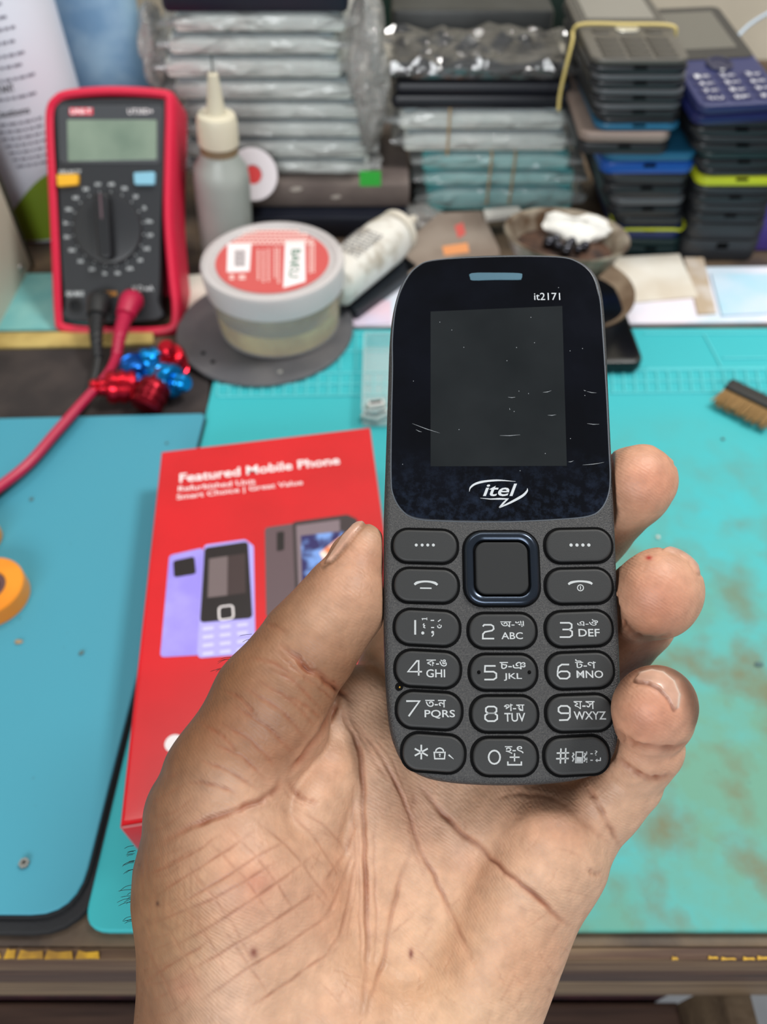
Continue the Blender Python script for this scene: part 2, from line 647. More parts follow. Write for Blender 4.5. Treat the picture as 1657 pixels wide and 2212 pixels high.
# the fine criss-cross on the ball of the thumb and on the thumb itself
for (a, b, m) in (((300, 1960), (560, 1790), 0), ((330, 1990), (640, 1800), 0), ((290, 2010), (620, 1850), 8), ((330, 2070), (700, 1830), 10), ((380, 2110), (720, 1900), 8),
                  ((420, 2170), (740, 1960), 0), ((300, 1900), (480, 1800), 6), ((520, 2190), (740, 2040), 0), ((340, 1880), (430, 1830), 0), ((300, 2130), (470, 2020), 0)):
    CREASES.append(([a, ((a[0] + b[0]) / 2 + m, (a[1] + b[1]) / 2 + m), b], 0.14, 4.2, 0.42))
for (a, b, m) in (((430, 1800), (610, 2010), 8), ((480, 1775), (660, 2000), 8), ((540, 1760), (720, 1960), 10), ((600, 1740), (745, 1920), 12), ((380, 1840), (560, 2100), 8),
                  ((350, 1900), (500, 2120), 8), ((330, 1960), (440, 2150), 5), ((470, 1990), (590, 2160), 0), ((640, 1745), (760, 1860), 10), ((310, 2030), (390, 2190), 0)):
    CREASES.append(([a, ((a[0] + b[0]) / 2 + m, (a[1] + b[1]) / 2 - m), b], 0.10, 3.8, 0.27))
for (a, b) in (((520, 1480), (672, 1606)), ((548, 1468), (690, 1575)), ((500, 1520), (640, 1640)), ((470, 1560), (600, 1660)), ((575, 1440), (700, 1540)),
               ((450, 1600), (580, 1690)), ((420, 1640), (560, 1712)), ((600, 1500), (700, 1560)), ((400, 1690), (520, 1720)), ((540, 1420), (640, 1470)),
               ((480, 1490), (560, 1560)), ((430, 1560), (520, 1640))):
    CREASES.append(([a, ((a[0] + b[0]) / 2 + 6, (a[1] + b[1]) / 2 - 10), b], 0.2, 4.5, 0.45))
for k in range(16):
    y0 = 1700 + k * 33
    CREASES.append(([(290 + (k * 37) % 40, y0), (330 + (k * 23) % 50, y0 - 12), (420, y0 - 40 - (k * 13) % 20)], 0.08, 3.5, 0.2))
for k in range(9):
    x0 = 296 + k * 15
    CREASES.append(([(x0, 1760 + (k * 41) % 60), (x0 + 12, 1900 + (k * 29) % 60), (x0 + 8, 2020 + (k * 53) % 80)], 0.06, 3.5, 0.16))

_cr = random.Random(21)
for pts, dep, hw, st in list(CREASES[5:8]) + [CREASES[0], CREASES[3]]:
    for q in range(3):
        ox, oy = _cr.uniform(-26, 26), _cr.uniform(-16, 16)
        a_ = _cr.randint(0, max(0, len(pts) - 4))
        CREASES.append(([(x + ox + _cr.uniform(-5, 5), y + oy + _cr.uniform(-5, 5)) for x, y in pts[a_:a_ + 4]], dep * .22, 3.5, st * .4))
for k in range(46):
    # short fine lines scattered over the palm
    x_, y_ = _cr.uniform(640, 1210), _cr.uniform(1760, 2190)
    if x_ > 1290 - (y_ - 1800) * .28: continue
    a_ = _cr.choice((-.9, .8, 1.9, .5)) + _cr.uniform(-.3, .3); l_ = _cr.uniform(30, 90)
    CREASES.append(([(x_, y_), (x_ + l_ * .5 * math.cos(a_) + _cr.uniform(-5, 5), y_ + l_ * .5 * math.sin(a_)), (x_ + l_ * math.cos(a_), y_ + l_ * math.sin(a_))], .06, 3, _cr.uniform(.08, .2)))

NAILS = {
    'little': [(1372, 1468), (1384, 1453), (1408, 1447), (1433, 1452), (1456, 1471), (1468, 1500), (1465, 1526), (1457, 1533), (1444, 1508), (1424, 1487), (1402, 1475), (1378, 1472)],
    'ring': [(1434, 1186), (1452, 1180), (1475, 1181), (1495, 1192), (1506, 1212), (1512, 1240), (1506, 1236), (1492, 1212), (1470, 1196), (1448, 1190)],
    'thumb': [(704, 1214), (718, 1192), (740, 1158), (762, 1134), (784, 1121), (789, 1127), (770, 1146), (752, 1170), (732, 1194), (714, 1212)],
    'middle': [(1420, 958), (1440, 962), (1454, 975), (1461, 1000), (1456, 996), (1446, 978), (1432, 967)],
}


def box_smooth(A, n):
    for ax in range(3):
        for _ in range(n):
            A = 0.5 * A + 0.25 * (np.roll(A, 1, ax) + np.roll(A, -1, ax))
    return A


def build_person():
    hf = hand_field()
    V, Q = surface_nets(hf)
    P = np.stack([gx[0] + V[:, 0] * HV, gy[0] + V[:, 1] * HV, gz[0] + V[:, 2] * HV], 1)
    me = bpy.data.meshes.new('person')
    me.vertices.add(len(P)); me.vertices.foreach_set('co', P.astype(np.float32).ravel())
    me.loops.add(Q.size); me.loops.foreach_set('vertex_index', Q.astype(np.int32).ravel())
    me.polygons.add(len(Q)); me.polygons.foreach_set('loop_start', np.arange(0, Q.size, 4, dtype=np.int32))
    me.update(calc_edges=True)
    # one level of subdivision, on the uvw mesh
    ob = bpy.data.objects.new('tmp', me); C.objects.link(ob)
    md = ob.modifiers.new('sm', 'SMOOTH'); md.iterations = 2; md.factor = 0.5
    md = ob.modifiers.new('s', 'SUBSURF'); md.levels = 1; md.render_levels = 1
    dg = bpy.context.evaluated_depsgraph_get()
    me2 = bpy.data.meshes.new_from_object(ob.evaluated_get(dg))
    bpy.data.objects.remove(ob); bpy.data.meshes.remove(me)
    n = len(me2.vertices)
    P = np.empty(n * 3, np.float32); me2.vertices.foreach_get('co', P); P = P.reshape(-1, 3).astype(float)
    N = np.empty(n * 3, np.float32); me2.vertices.foreach_get('normal', N); N = N.reshape(-1, 3).astype(float)
    U, Vv = P[:, 0] * 10, P[:, 1] * 10
    front = np.clip(-N[:, 2] * 2.5 + 0.25, 0, 1)
    disp = np.zeros(n); crc = np.zeros(n)
    jr = random.Random(5)
    for pts, dep, hw, st in CREASES:
        pts = np.array(smooth_open(pts, 4))
        pts = pts + np.array([(jr.uniform(-2, 2), jr.uniform(-2, 2)) for _ in pts])
        f1, f2, f3 = jr.uniform(4, 9), jr.uniform(0, 6), jr.uniform(14, 26)
        lo, hi = pts.min(0) - 4 * hw, pts.max(0) + 4 * hw
        idx = np.nonzero((U > lo[0]) & (U < hi[0]) & (Vv > lo[1]) & (Vv < hi[1]) & (front > 0))[0]
        if not len(idx): continue
        d, t = line_d(U[idx], Vv[idx], pts)
        fade = np.clip(np.minimum(t, 1 - t) * 4, 0.0, 1) * (.78 + .16 * np.sin(f1 * t * 3 + f2) + .10 * np.sin(f3 * t * 2 + f2))
        g = np.exp(-(d / hw) ** 2)
        wide = np.exp(-(d / (2.6 * hw)) ** 2)
        a = fade * front[idx]
        disp[idx] = np.minimum(disp[idx], -(g * dep * .85) * a) + 0.22 * dep * (wide - g) * a
        crc[idx] = np.maximum(crc[idx], g * 1.25 * st * fade * np.clip(-N[idx, 2] * 2.5 + 0.25, 0, 1))
    nail = np.zeros(n)
    ntip = np.zeros(n)
    for k, pl in NAILS.items():
        pl = np.array(pl, float)
        lo, hi = pl.min(0) - 12, pl.max(0) + 12
        idx = np.nonzero((U > lo[0]) & (U < hi[0]) & (Vv > lo[1]) & (Vv < hi[1]) & (N[:, 2] < 0.35))[0]
        d = poly_sd(U[idx], Vv[idx], pl)
        nail[idx] = np.maximum(nail[idx], np.clip(0.5 - d / 3.0, 0, 1))
        disp[idx] += 0.45 * np.clip(0.5 - d / 4.0, 0, 1) - 0.25 * np.exp(-((d - 4) / 4.0) ** 2)
    P = P + N * disp[:, None]
    # colour of the skin: pale palm, browner back and outer side
    def S(c): return np.array(lin(c)[:3])
    palm_c, back_c, tip_c, line_c = S((199, 160, 133)), S((116, 73, 42)), S((194, 132, 107)), S((138, 78, 52))
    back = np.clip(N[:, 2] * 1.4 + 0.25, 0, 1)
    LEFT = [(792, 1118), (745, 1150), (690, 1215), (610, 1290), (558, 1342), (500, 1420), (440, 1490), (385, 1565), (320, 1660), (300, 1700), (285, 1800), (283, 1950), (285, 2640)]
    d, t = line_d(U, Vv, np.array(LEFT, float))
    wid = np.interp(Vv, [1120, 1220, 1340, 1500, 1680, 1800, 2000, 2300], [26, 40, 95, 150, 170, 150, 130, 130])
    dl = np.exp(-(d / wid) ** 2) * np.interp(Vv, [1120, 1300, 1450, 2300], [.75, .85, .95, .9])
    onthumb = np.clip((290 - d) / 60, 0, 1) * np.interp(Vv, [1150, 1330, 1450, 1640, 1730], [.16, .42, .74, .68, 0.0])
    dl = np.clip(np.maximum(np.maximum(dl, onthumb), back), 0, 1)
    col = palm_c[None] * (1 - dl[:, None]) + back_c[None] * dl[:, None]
    # yellowish heel, pinker middle of the thumb ball
    for (cu, cv, r_, s_, cc) in ((960, 2120, 200, .45, (204, 168, 134)), (560, 1930, 150, .4, (198, 146, 122)), (1180, 1760, 110, .35, (196, 142, 112)), (700, 1640, 70, .3, (196, 145, 114)), (400, 2000, 110, .3, (178, 136, 86))):
        g = np.exp(-(((U - cu) ** 2 + (Vv - cv) ** 2) / r_ ** 2)) * s_ * (1 - back)
        col = col * (1 - g[:, None]) + S(cc)[None] * g[:, None]
    tips = np.zeros(n)
    for c, r in (((1400, 1040), 90), ((1430, 1285), 110), ((1415, 1540), 110), ((760, 1230), 90)):
        tips = np.maximum(tips, np.exp(-(((U - c[0]) ** 2 + (Vv - c[1]) ** 2) / r ** 2)) * (0.75 if c[0] > 1000 else 0.25))
    col = col * (1 - tips[:, None]) + tip_c[None] * tips[:, None]
    # dark skin behind the little finger's nail
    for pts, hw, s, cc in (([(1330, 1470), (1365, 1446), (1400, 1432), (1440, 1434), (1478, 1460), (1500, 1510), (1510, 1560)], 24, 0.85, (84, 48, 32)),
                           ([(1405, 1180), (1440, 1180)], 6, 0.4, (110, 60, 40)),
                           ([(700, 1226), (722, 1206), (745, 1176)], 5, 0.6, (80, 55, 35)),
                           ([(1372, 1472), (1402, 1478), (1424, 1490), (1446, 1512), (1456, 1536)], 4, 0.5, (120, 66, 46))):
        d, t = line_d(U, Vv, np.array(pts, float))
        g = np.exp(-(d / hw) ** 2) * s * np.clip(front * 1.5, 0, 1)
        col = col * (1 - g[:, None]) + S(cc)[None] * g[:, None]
    # scabs, a mole, a fleck of red
    for (cu, cv, ru, rv, s, cc) in ((548, 2058, 9, 12, 0.85, (110, 40, 28)), (888, 2060, 5, 11, 0.9, (110, 36, 24)), (340, 1952, 4, 6, 0.9, (70, 40, 26)),
                                    (1402, 1205, 7, 5, 0.95, (165, 20, 25)), (300, 1868, 3, 3, 0.5, (90, 50, 30)), (560, 1905, 30, 22, 0.25, (190, 110, 95)), (400, 2130, 30, 30, 0.25, (180, 110, 90))):
        g = np.exp(-(((U - cu) / ru) ** 2 + ((Vv - cv) / rv) ** 2)) * s * (front > 0)
        col = col * (1 - g[:, None]) + S(cc)[None] * g[:, None]
    crc = np.clip(crc, 0, 0.9)
    col = col * (1 - crc[:, None]) + line_c[None] * crc[:, None]
    nc = S((190, 150, 130))
    col = col * (1 - nail[:, None]) + nc[None] * nail[:, None]
    # pale free edge of the little finger's nail
    d, t = line_d(U, Vv, np.array([(1384, 1453), (1408, 1447), (1433, 1452), (1456, 1471), (1468, 1500), (1465, 1526)], float))
    g = np.exp(-(d / 3.5) ** 2) * (front > 0) * 0.8
    col = col * (1 - g[:, None]) + S((235, 222, 210))[None] * g[:, None]
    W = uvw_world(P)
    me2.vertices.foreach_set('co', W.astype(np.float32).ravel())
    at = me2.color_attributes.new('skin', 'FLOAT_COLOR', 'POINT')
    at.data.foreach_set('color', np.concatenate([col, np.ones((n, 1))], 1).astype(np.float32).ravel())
    at = me2.attributes.new('nail', 'FLOAT', 'POINT')
    at.data.foreach_set('value', nail.astype(np.float32))
    me2.update()
    me2.shade_smooth()
    me2.materials.clear()
    me2.materials.append(skin_mat())
    me2.name = 'person'
    o = bpy.data.objects.new('person', me2)
    C.objects.link(o)
    tag(o, 'left hand of a person, palm up, gripping the dark keypad phone by its sides', 'person')
    # hairs on the outer side of the wrist
    mb = MB()
    rr = random.Random(3)
    for (u, v, n_, ln) in ((286, 1838, 5, 14), (284, 1868, 6, 18), (283, 1915, 3, 22), (283, 1945, 6, 22), (284, 1990, 4, 16), (478, 1452, 3, 20), (500, 1428, 3, 24), (540, 1372, 3, 18)):
        for k in range(n_):
            uu, vv = u + rr.uniform(-2, 5), v + rr.uniform(-12, 12)
            w0 = 163 if v > 1700 else 164
            l = ln * rr.uniform(.5, 1.4)
            a = rr.uniform(0, .7)
            pts = [(uu + 3, vv, w0), (uu - l * .5, vv + a * l * .15 + 1, w0 - 1 * rr.random()), (uu - l, vv + a * l * .6 + 3, w0 - 2 * rr.random())]
            pts = uvw_world(np.array([(p[0] / 10, p[1] / 10, p[2]) for p in pts]))
            mb.tube(smooth_open(list(pts), 3), [0.00005] * 6 + [0.00002], 5)
    h = mb.build('arm_hair', mat('arm_hair_black', (22, 17, 15), 0.5), None)
    h.parent = o
    tag(h, 'short black hairs', kind='stuff')
    return o


def skin_mat():
    m = bpy.data.materials.new('skin')
    m.use_nodes = True
    nt = m.node_tree
    b = nt.nodes['Principled BSDF']
    L = nt.links.new
    at = nt.nodes.new('ShaderNodeAttribute'); at.attribute_name = 'skin'
    an = nt.nodes.new('ShaderNodeAttribute'); an.attribute_name = 'nail'
    tc = nt.nodes.new('ShaderNodeTexCoord')
    # mottling
    n1 = nt.nodes.new('ShaderNodeTexNoise'); n1.inputs['Scale'].default_value = 320; n1.inputs['Detail'].default_value = 5
    L(tc.outputs['Object'], n1.inputs['Vector'])
    hs = nt.nodes.new('ShaderNodeHueSaturation')
    mr = nt.nodes.new('ShaderNodeMapRange'); mr.inputs['From Min'].default_value = .3; mr.inputs['From Max'].default_value = .7
    mr.inputs['To Min'].default_value = .88; mr.inputs['To Max'].default_value = 1.12
    L(n1.outputs['Fac'], mr.inputs['Value']); L(mr.outputs['Result'], hs.inputs['Value'])
    L(at.outputs['Color'], hs.inputs['Color'])
    n0 = nt.nodes.new('ShaderNodeTexNoise'); n0.inputs['Scale'].default_value = 55; n0.inputs['Detail'].default_value = 4
    L(tc.outputs['Object'], n0.inputs['Vector'])
    mr0 = nt.nodes.new('ShaderNodeMapRange'); mr0.inputs['From Min'].default_value = .48; mr0.inputs['From Max'].default_value = .72; mr0.inputs['To Max'].default_value = .38
    L(n0.outputs['Fac'], mr0.inputs['Value'])
    mx0 = nt.nodes.new('ShaderNodeMix'); mx0.data_type = 'RGBA'; mx0.blend_type = 'MULTIPLY'
    mx0.inputs['B'].default_value = (0.86, 0.62, 0.52, 1)
    L(mr0.outputs['Result'], mx0.inputs['Factor']); L(hs.outputs['Color'], mx0.inputs['A'])
    L(mx0.outputs['Result'], b.inputs['Base Color'])
    mr2 = nt.nodes.new('ShaderNodeMapRange'); mr2.inputs['To Min'].default_value = .52; mr2.inputs['To Max'].default_value = .28
    L(an.outputs['Fac'], mr2.inputs['Value']); L(mr2.outputs['Result'], b.inputs['Roughness'])
    b.inputs['Subsurface Weight'].default_value = 0.25
    b.inputs['Subsurface Radius'].default_value = (1.0, 0.45, 0.25)
    b.inputs['Subsurface Scale'].default_value = 0.0016
    b.inputs['Specular IOR Level'].default_value = 0.45
    # skin ridges: fine waves bent by noise, plus cells
    wv = nt.nodes.new('ShaderNodeTexWave'); wv.inputs['Scale'].default_value = 520; wv.inputs['Distortion'].default_value = 9; wv.inputs['Detail'].default_value = 2
    wv.inputs['Detail Scale'].default_value = .35; wv.bands_direction = 'DIAGONAL'
    L(tc.outputs['Object'], wv.inputs['Vector'])
    vo = nt.nodes.new('ShaderNodeTexVoronoi'); vo.inputs['Scale'].default_value = 620; vo.feature = 'DISTANCE_TO_EDGE'
    L(tc.outputs['Object'], vo.inputs['Vector'])
    n3 = nt.nodes.new('ShaderNodeTexNoise'); n3.inputs['Scale'].default_value = 900; n3.inputs['Detail'].default_value = 3
    L(tc.outputs['Object'], n3.inputs['Vector'])
    a1 = nt.nodes.new('ShaderNodeMath'); a1.operation = 'MULTIPLY_ADD'; a1.inputs[1].default_value = 0.24
    L(wv.outputs['Fac'], a1.inputs[0])
    m2 = nt.nodes.new('ShaderNodeMath'); m2.operation = 'MULTIPLY'; m2.inputs[1].default_value = 1.2
    L(vo.outputs['Distance'], m2.inputs[0]); L(m2.outputs['Value'], a1.inputs[2])
    a2 = nt.nodes.new('ShaderNodeMath'); a2.operation = 'MULTIPLY_ADD'; a2.inputs[1].default_value = 0.6
    L(n3.outputs['Fac'], a2.inputs[0]); L(a1.outputs['Value'], a2.inputs[2])
    sc = nt.nodes.new('ShaderNodeMath'); sc.operation = 'SUBTRACT'; sc.inputs[0].default_value = 1
    L(an.outputs['Fac'], sc.inputs[1])
    bp = nt.nodes.new('ShaderNodeBump'); bp.inputs['Distance'].default_value = 0.00012
    ms = nt.nodes.new('ShaderNodeMath'); ms.operation = 'MULTIPLY'; ms.inputs[1].default_value = 0.7
    L(sc.outputs['Value'], ms.inputs[0]); L(ms.outputs['Value'], bp.inputs['Strength'])
    L(a2.outputs['Value'], bp.inputs['Height']); L(bp.outputs['Normal'], b.inputs['Normal'])
    return m


PERSON = build_person()
del GX, GY, GZ
# ------------------------------------------------------------------ the keypad phone
TILT = R(11.6)
P0 = CAM + ray(1082, 1120) * 0.1672
PHX = RT.copy()
PHY = UP * math.cos(TILT) + F * math.sin(TILT)
PHM = frame(P0, PHX, PHY)
PHN = PHM.to_3x3().col[2]
PHI = PHM.inverted()


def ph(u, v):
    p = PHI @ PL(u, v, P0, PHN)
    return (p.x, p.y)


def kz(x, y):                              # the keypad close-up's coordinates
    return ph(820 + x / 3.0685, 1110 + y / 3.0685)


def gz4(x, y):                             # the screen close-up's coordinates
    return ph(800 + x / 1.9335, 520 + y / 1.9335)


MM = 0.001
m_case = mat('phone_case', (45, 45, 47), 0.5, col2=(70, 69, 67), nscale=2600, lo=.45, hi=.75, bump=0.35, bscale=3500, spec=0.6)
m_frame = mat('phone_frame', (38, 40, 44), 0.38)
m_glass = mat('phone_window', (5, 6, 11), 0.05, col2=(8, 10, 18), nscale=70, rough2=0.13, spec=.3)
m_screen = mat('phone_screen', (33, 36, 38), 0.08, col2=(25, 28, 30), nscale=40, spec=.3)
m_key = mat('phone_key', (43, 44, 45), 0.55, bump=0.08, bscale=5000)
m_leg = mat('phone_legend', (178, 182, 184), 0.5)
m_well = mat('phone_shade_black', (7, 7, 8), 0.7, spec=.1)  # near black: shade round the keys put into the colour; holes use it too
m_chrome = mat('nav_ring_metal', (58, 66, 78), 0.22, metal=0.85)
m_navkey = mat('nav_key', (40, 41, 42), 0.65, spec=.3)
m_ear = mat('earpiece_grille', (70, 104, 120), 0.4, metal=0.3)

PHONE = empty('mobile_phone', (0, 0, 0), M=PHM, label='dark grey keypad phone with blank screen, held upright in the hand', cat='phone')
out = ccw(smooth_closed([ph(u, v) for u, v in PHONE_OUT_PX], 5))


def body():
    mb = MB()
    rings = []
    for i, z in ((4.5, -12.4), (2.6, -11.8), (1.2, -10.4), (0.35, -8.2), (0.0, -5.5), (0.0, -3.6)):
        rings.append([(x, y, z * MM) for x, y in offset_poly(out, i * MM)])
    mb.loft(rings)
    return mb


body().build('back_shell', m_frame, PHONE)
mb = MB()
rings = []
for i, z in ((0.12, -3.55), (0.0, -3.2), (0.0, -1.5), (0.18, -0.8), (0.5, -0.3), (1.1, -0.02), (1.5, 0.0), (1.9, 0.0), (2.3, 0.0)):
    rings.append([(x, y, z * MM) for x, y in offset_poly(out, i * MM)])
mb.loft(rings)
FRONT = mb.build('front_shell', m_case, PHONE)

# finger smears on the lower part of the window
nt = m_glass.node_tree
_b = nt.nodes['Principled BSDF']
_old = _b.inputs['Base Color'].links[0].from_socket
_tc = nt.nodes.new('ShaderNodeTexCoord'); _sx = nt.nodes.new('ShaderNodeSeparateXYZ')
_mp = nt.nodes.new('ShaderNodeMapRange'); _mp.inputs['From Min'].default_value = .016; _mp.inputs['From Max'].default_value = .003
_n = nt.nodes.new('ShaderNodeTexNoise'); _n.inputs['Scale'].default_value = 420; _n.inputs['Detail'].default_value = 7; _n.inputs['Roughness'].default_value = .7
_nr = nt.nodes.new('ShaderNodeMapRange'); _nr.inputs['From Min'].default_value = .45; _nr.inputs['From Max'].default_value = .85
_mu = nt.nodes.new('ShaderNodeMath'); _mu.operation = 'MULTIPLY'
_mx = nt.nodes.new('ShaderNodeMix'); _mx.data_type = 'RGBA'; _mx.inputs['B'].default_value = lin((36, 46, 64))
for _a, _c in ((_tc.outputs['Object'], _sx.inputs[0]), (_sx.outputs['Y'], _mp.inputs['Value']), (_tc.outputs['Object'], _n.inputs['Vector']), (_n.outputs['Fac'], _nr.inputs['Value']),
               (_mp.outputs['Result'], _mu.inputs[0]), (_nr.outputs['Result'], _mu.inputs[1]), (_mu.outputs['Value'], _mx.inputs['Factor']), (_old, _mx.inputs['A']), (_mx.outputs['Result'], _b.inputs['Base Color'])):
    nt.links.new(_a, _c)

# black window
WIN = [(849, 800), (849, 730), (856, 665), (872, 615), (900, 578), (945, 562), (1080, 555), (1200, 556), (1245, 566), (1278, 592), (1294, 640), (1301, 720),
       (1309, 850), (1314, 960), (1317, 1030), (1313, 1068), (1298, 1098), (1270, 1114), (1200, 1121), (1080, 1126), (950, 1124), (895, 1118), (868, 1100), (851, 1070), (846, 1030), (847, 900)]
win = ccw(smooth_closed([ph(u, v) for u, v in WIN], 5))
mb = MB()
mb.ribbon(win, 0.00045, 0.00003, closed=True)
mb.build('window_rim', mat('window_rim_grey', (92, 98, 106), 0.35), PHONE)
mb = MB().prism(win, -0.0006, 0.00022, 0.00016, 2, bev0=0)
WINDOW = mb.build('screen_window', m_glass, PHONE)


def quad(pts, z, name, m, parent, **k):
    return MB().poly([ph(u, v) for u, v in pts], z).build(name, m, parent, **k)


quad([(930, 674), (1214, 662), (1224, 1007), (930, 1008)], 0.00025, 'display', m_screen, WINDOW)
mb = MB()
mb.prism([ph(*p) for p in smooth_closed([(1018, 591), (1070, 590), (1122, 591), (1128, 596), (1126, 604), (1120, 606), (1070, 606), (1022, 607), (1015, 601)], 3)], 0.0001, 0.00032, 0.0001, 1)
mb.build('earpiece', m_ear, PHONE)


def pbox(fn, x0, y0, x1, y1):
    """left, bottom, right, top in phone metres of a close-up box"""
    a, b = fn(x0, y1), fn(x1, y0)
    return (a[0], a[1], b[0], b[1])


m_print = mat('printed_grey', (190, 195, 200), 0.4)
mb = MB()
text_fit(mb, 'it2171', pbox(gz4, 684, 220, 791, 250), 0.00027)
mb.build('model_marking', m_print, WINDOW)
mb = MB()
text_fit(mb, 'itel', pbox(gz4, 470, 1016, 612, 1068), 0.00027, shear=0.28, bold=0.012)


def stroke(mb, fn, pts, w, z, closed=False, sm=0):
    """w in close-up pixels"""
    if sm:
        pts = smooth_closed(pts, sm) if closed else smooth_open(pts, sm)
    q = [fn(*p) for p in pts]
    s = math.hypot(fn(100, 0)[0] - fn(0, 0)[0], fn(100, 0)[1] - fn(0, 0)[1]) / 100
    if hasattr(w, '__len__'):
        w = np.interp(np.linspace(0, 1, len(q)), np.linspace(0, 1, len(w)), w) * s
    else:
        w = w * s
    mb.ribbon(q, w, z, closed)


stroke(mb, gz4, [(413, 1049), (418, 1032), (440, 1016), (480, 1006), (540, 1002), (606, 1007)], (1, 7, 9, 7, 1), 0.00027, sm=5)
stroke(mb, gz4, [(655, 1035), (654, 1046), (638, 1064), (608, 1082), (575, 1099), (538, 1116)], (1, 8, 10, 8, 4), 0.00027, sm=5)
stroke(mb, gz4, [(538, 1116), (556, 1096), (572, 1080), (540, 1079), (500, 1080), (458, 1076)], (5, 8, 8, 5, 1), 0.00027)
mb.build('logo', m_print, WINDOW)
# scratches on the window
mb = MB()
for a, b in (((903, 631), (943, 637)), ((885, 938), (975, 927)), ((905, 765), (955, 768)), ((175, 765), (290, 805)), ((575, 655), (605, 655)), ((540, 815), (625, 812)),
             ((740, 730), (775, 728)), ((890, 625), (900, 628)), ((580, 700), (583, 708)), ((720, 635), (755, 628)), ((825, 925), (848, 920)), ((190, 790), (215, 800))):
    stroke(mb, gz4, [a, ((a[0] + b[0]) / 2, (a[1] + b[1]) / 2 + 2), b], (0.4, 2.0, 0.4), 0.00026)
for (x, y) in ((785, 198), (340, 375), (670, 322), (390, 447), (885, 452), (610, 448), (600, 715), (835, 828), (570, 503), (685, 428), (833, 462), (180, 588), (370, 790), (660, 640), (625, 962), (730, 890), (290, 342), (135, 935), (895, 648), (620, 630)):
    q = gz4(x, y); mb.disc(q[0], q[1], 0.00009, 0.00026, 6)
mb.build('scratch_marks', mat('scratch_grey', (150, 155, 160), 0.4), WINDOW, kind='stuff')

# keys -------------------------------------------------------------------
KEYS = []


def key(name, cx, cy, w, h, rot=0.0, rf=0.46):
    c = ph(cx, cy)
    s = 0.0001 * (wph(cy) / 166.1)
    W_, H_ = w * s, h * s * 1.03
    mb = MB()
    o = rrect(W_ + 0.0010, H_ + 0.0010, (H_ + .0010) * rf, 8, 0, 0, R(rot))
    mb.prism(o, -0.0004, 0.00012, 0.00006, 1)
    gap_shade = mb.build('key_gap_shade', m_well, None)  # black ring: the gap round the key with its shadow painted in
    mb = MB()
    o = rrect(W_ - 0.0001, H_ - 0.0001, H_ * rf, 8, 0, 0, R(rot))
    mb.prism(o, 0.0, 0.00085, 0.0005, 4, bev0=0)
    k = mb.build(name, m_key, PHONE)
    k.location = (c[0], c[1], 0)
    gap_shade.parent = k
    KEYS.append((k, c))
    return k


ZL = 0.00088


class Legend:
    def __init__(s, k): s.k, s.c, s.mb = k, (k.location.x, k.location.y), MB()
    def fn(s, x, y):
        a = kz(x, y)
        f = 1.0 + 0.00085 / 0.168            # key top stands a little nearer
        return (a[0] - s.c[0], a[1] - s.c[1])
    def st(s, pts, w=10, closed=False, sm=0): stroke(s.mb, s.fn, pts, w, ZL, closed, sm); return s
    def tx(s, t, x0, y0, x1, y1, bold=0.0): text_fit(s.mb, t, pbox(s.fn, x0, y0, x1, y1), ZL, bold=bold); return s
    def dot(s, x, y, r):
        q = s.fn(x, y); s.mb.disc(q[0], q[1], r * 0.0000325, ZL); return s
    def done(s): s.mb.build('legend', m_leg, s.k)


k = key('soft_key', 918, 1180, 138, 68, -1.5); L = Legend(k)
for x in (242, 281, 318, 355): L.dot(x, 211, 10)
L.done()
k = key('soft_key', 1249, 1179, 142, 69, 1.0); L = Legend(k)
for x in (1263, 1302, 1341, 1380): L.dot(x, 211, 11)
L.done()
k = key('call_key', 920, 1265, 138, 69, -1.5); L = Legend(k)
L.st([(230, 472), (246, 460), (275, 453), (305, 451), (338, 454), (366, 462), (382, 474)], (14, 17, 13, 12, 13, 17, 14), sm=3).st([(267, 495), (343, 496)], 9).done()
k = key('end_call_key', 1250, 1266, 142, 71, 1.0); L = Legend(k)
L.st([(1245, 470), (1262, 459), (1292, 452), (1324, 450), (1356, 452), (1386, 458), (1403, 468)], (13, 16, 13, 12, 13, 16, 13), sm=3)
L.st([(1325 + 20 * math.cos(a * .5236), 493 + 20 * math.sin(a * .5236)) for a in range(12)], 6, True).st([(1325, 482), (1325, 504)], 6).done()
# navigation key
c = ph(1083, 1228)
mb = MB()
mb.prism(rrect(0.0167, 0.0167, 0.0043, 8, *c), -0.0004, 0.00012, 0.00006, 1)
gap_shade = mb.build('key_gap_shade', m_well, PHONE)  # same painted shadow ring round the navigation key
mb = MB()
o1 = np.array(rrect(0.0159, 0.0159, 0.0040, 8))
i1 = np.array(rrect(0.0119, 0.0119, 0.0024, 8))
rings = []
for t, z in ((0.0, 0.0), (0.0, 0.0006), (0.12, 0.00095), (0.35, 0.0012), (0.65, 0.0012), (0.9, 0.0009), (1.0, 0.0004)):
    q = o1 * (1 - t) + i1 * t
    rings.append([(x + c[0], y + c[1], z) for x, y in q])
mb.loft(rings, cap0=True, cap1=False)
nav = mb.build('navigation_ring', m_chrome, PHONE)
mb = MB()
mb.prism(rrect(0.0112, 0.0112, 0.0022, 8, *c), 0.0, 0.0011, 0.0004, 3, bev0=0)
mb.build('navigation_button', m_navkey, PHONE)

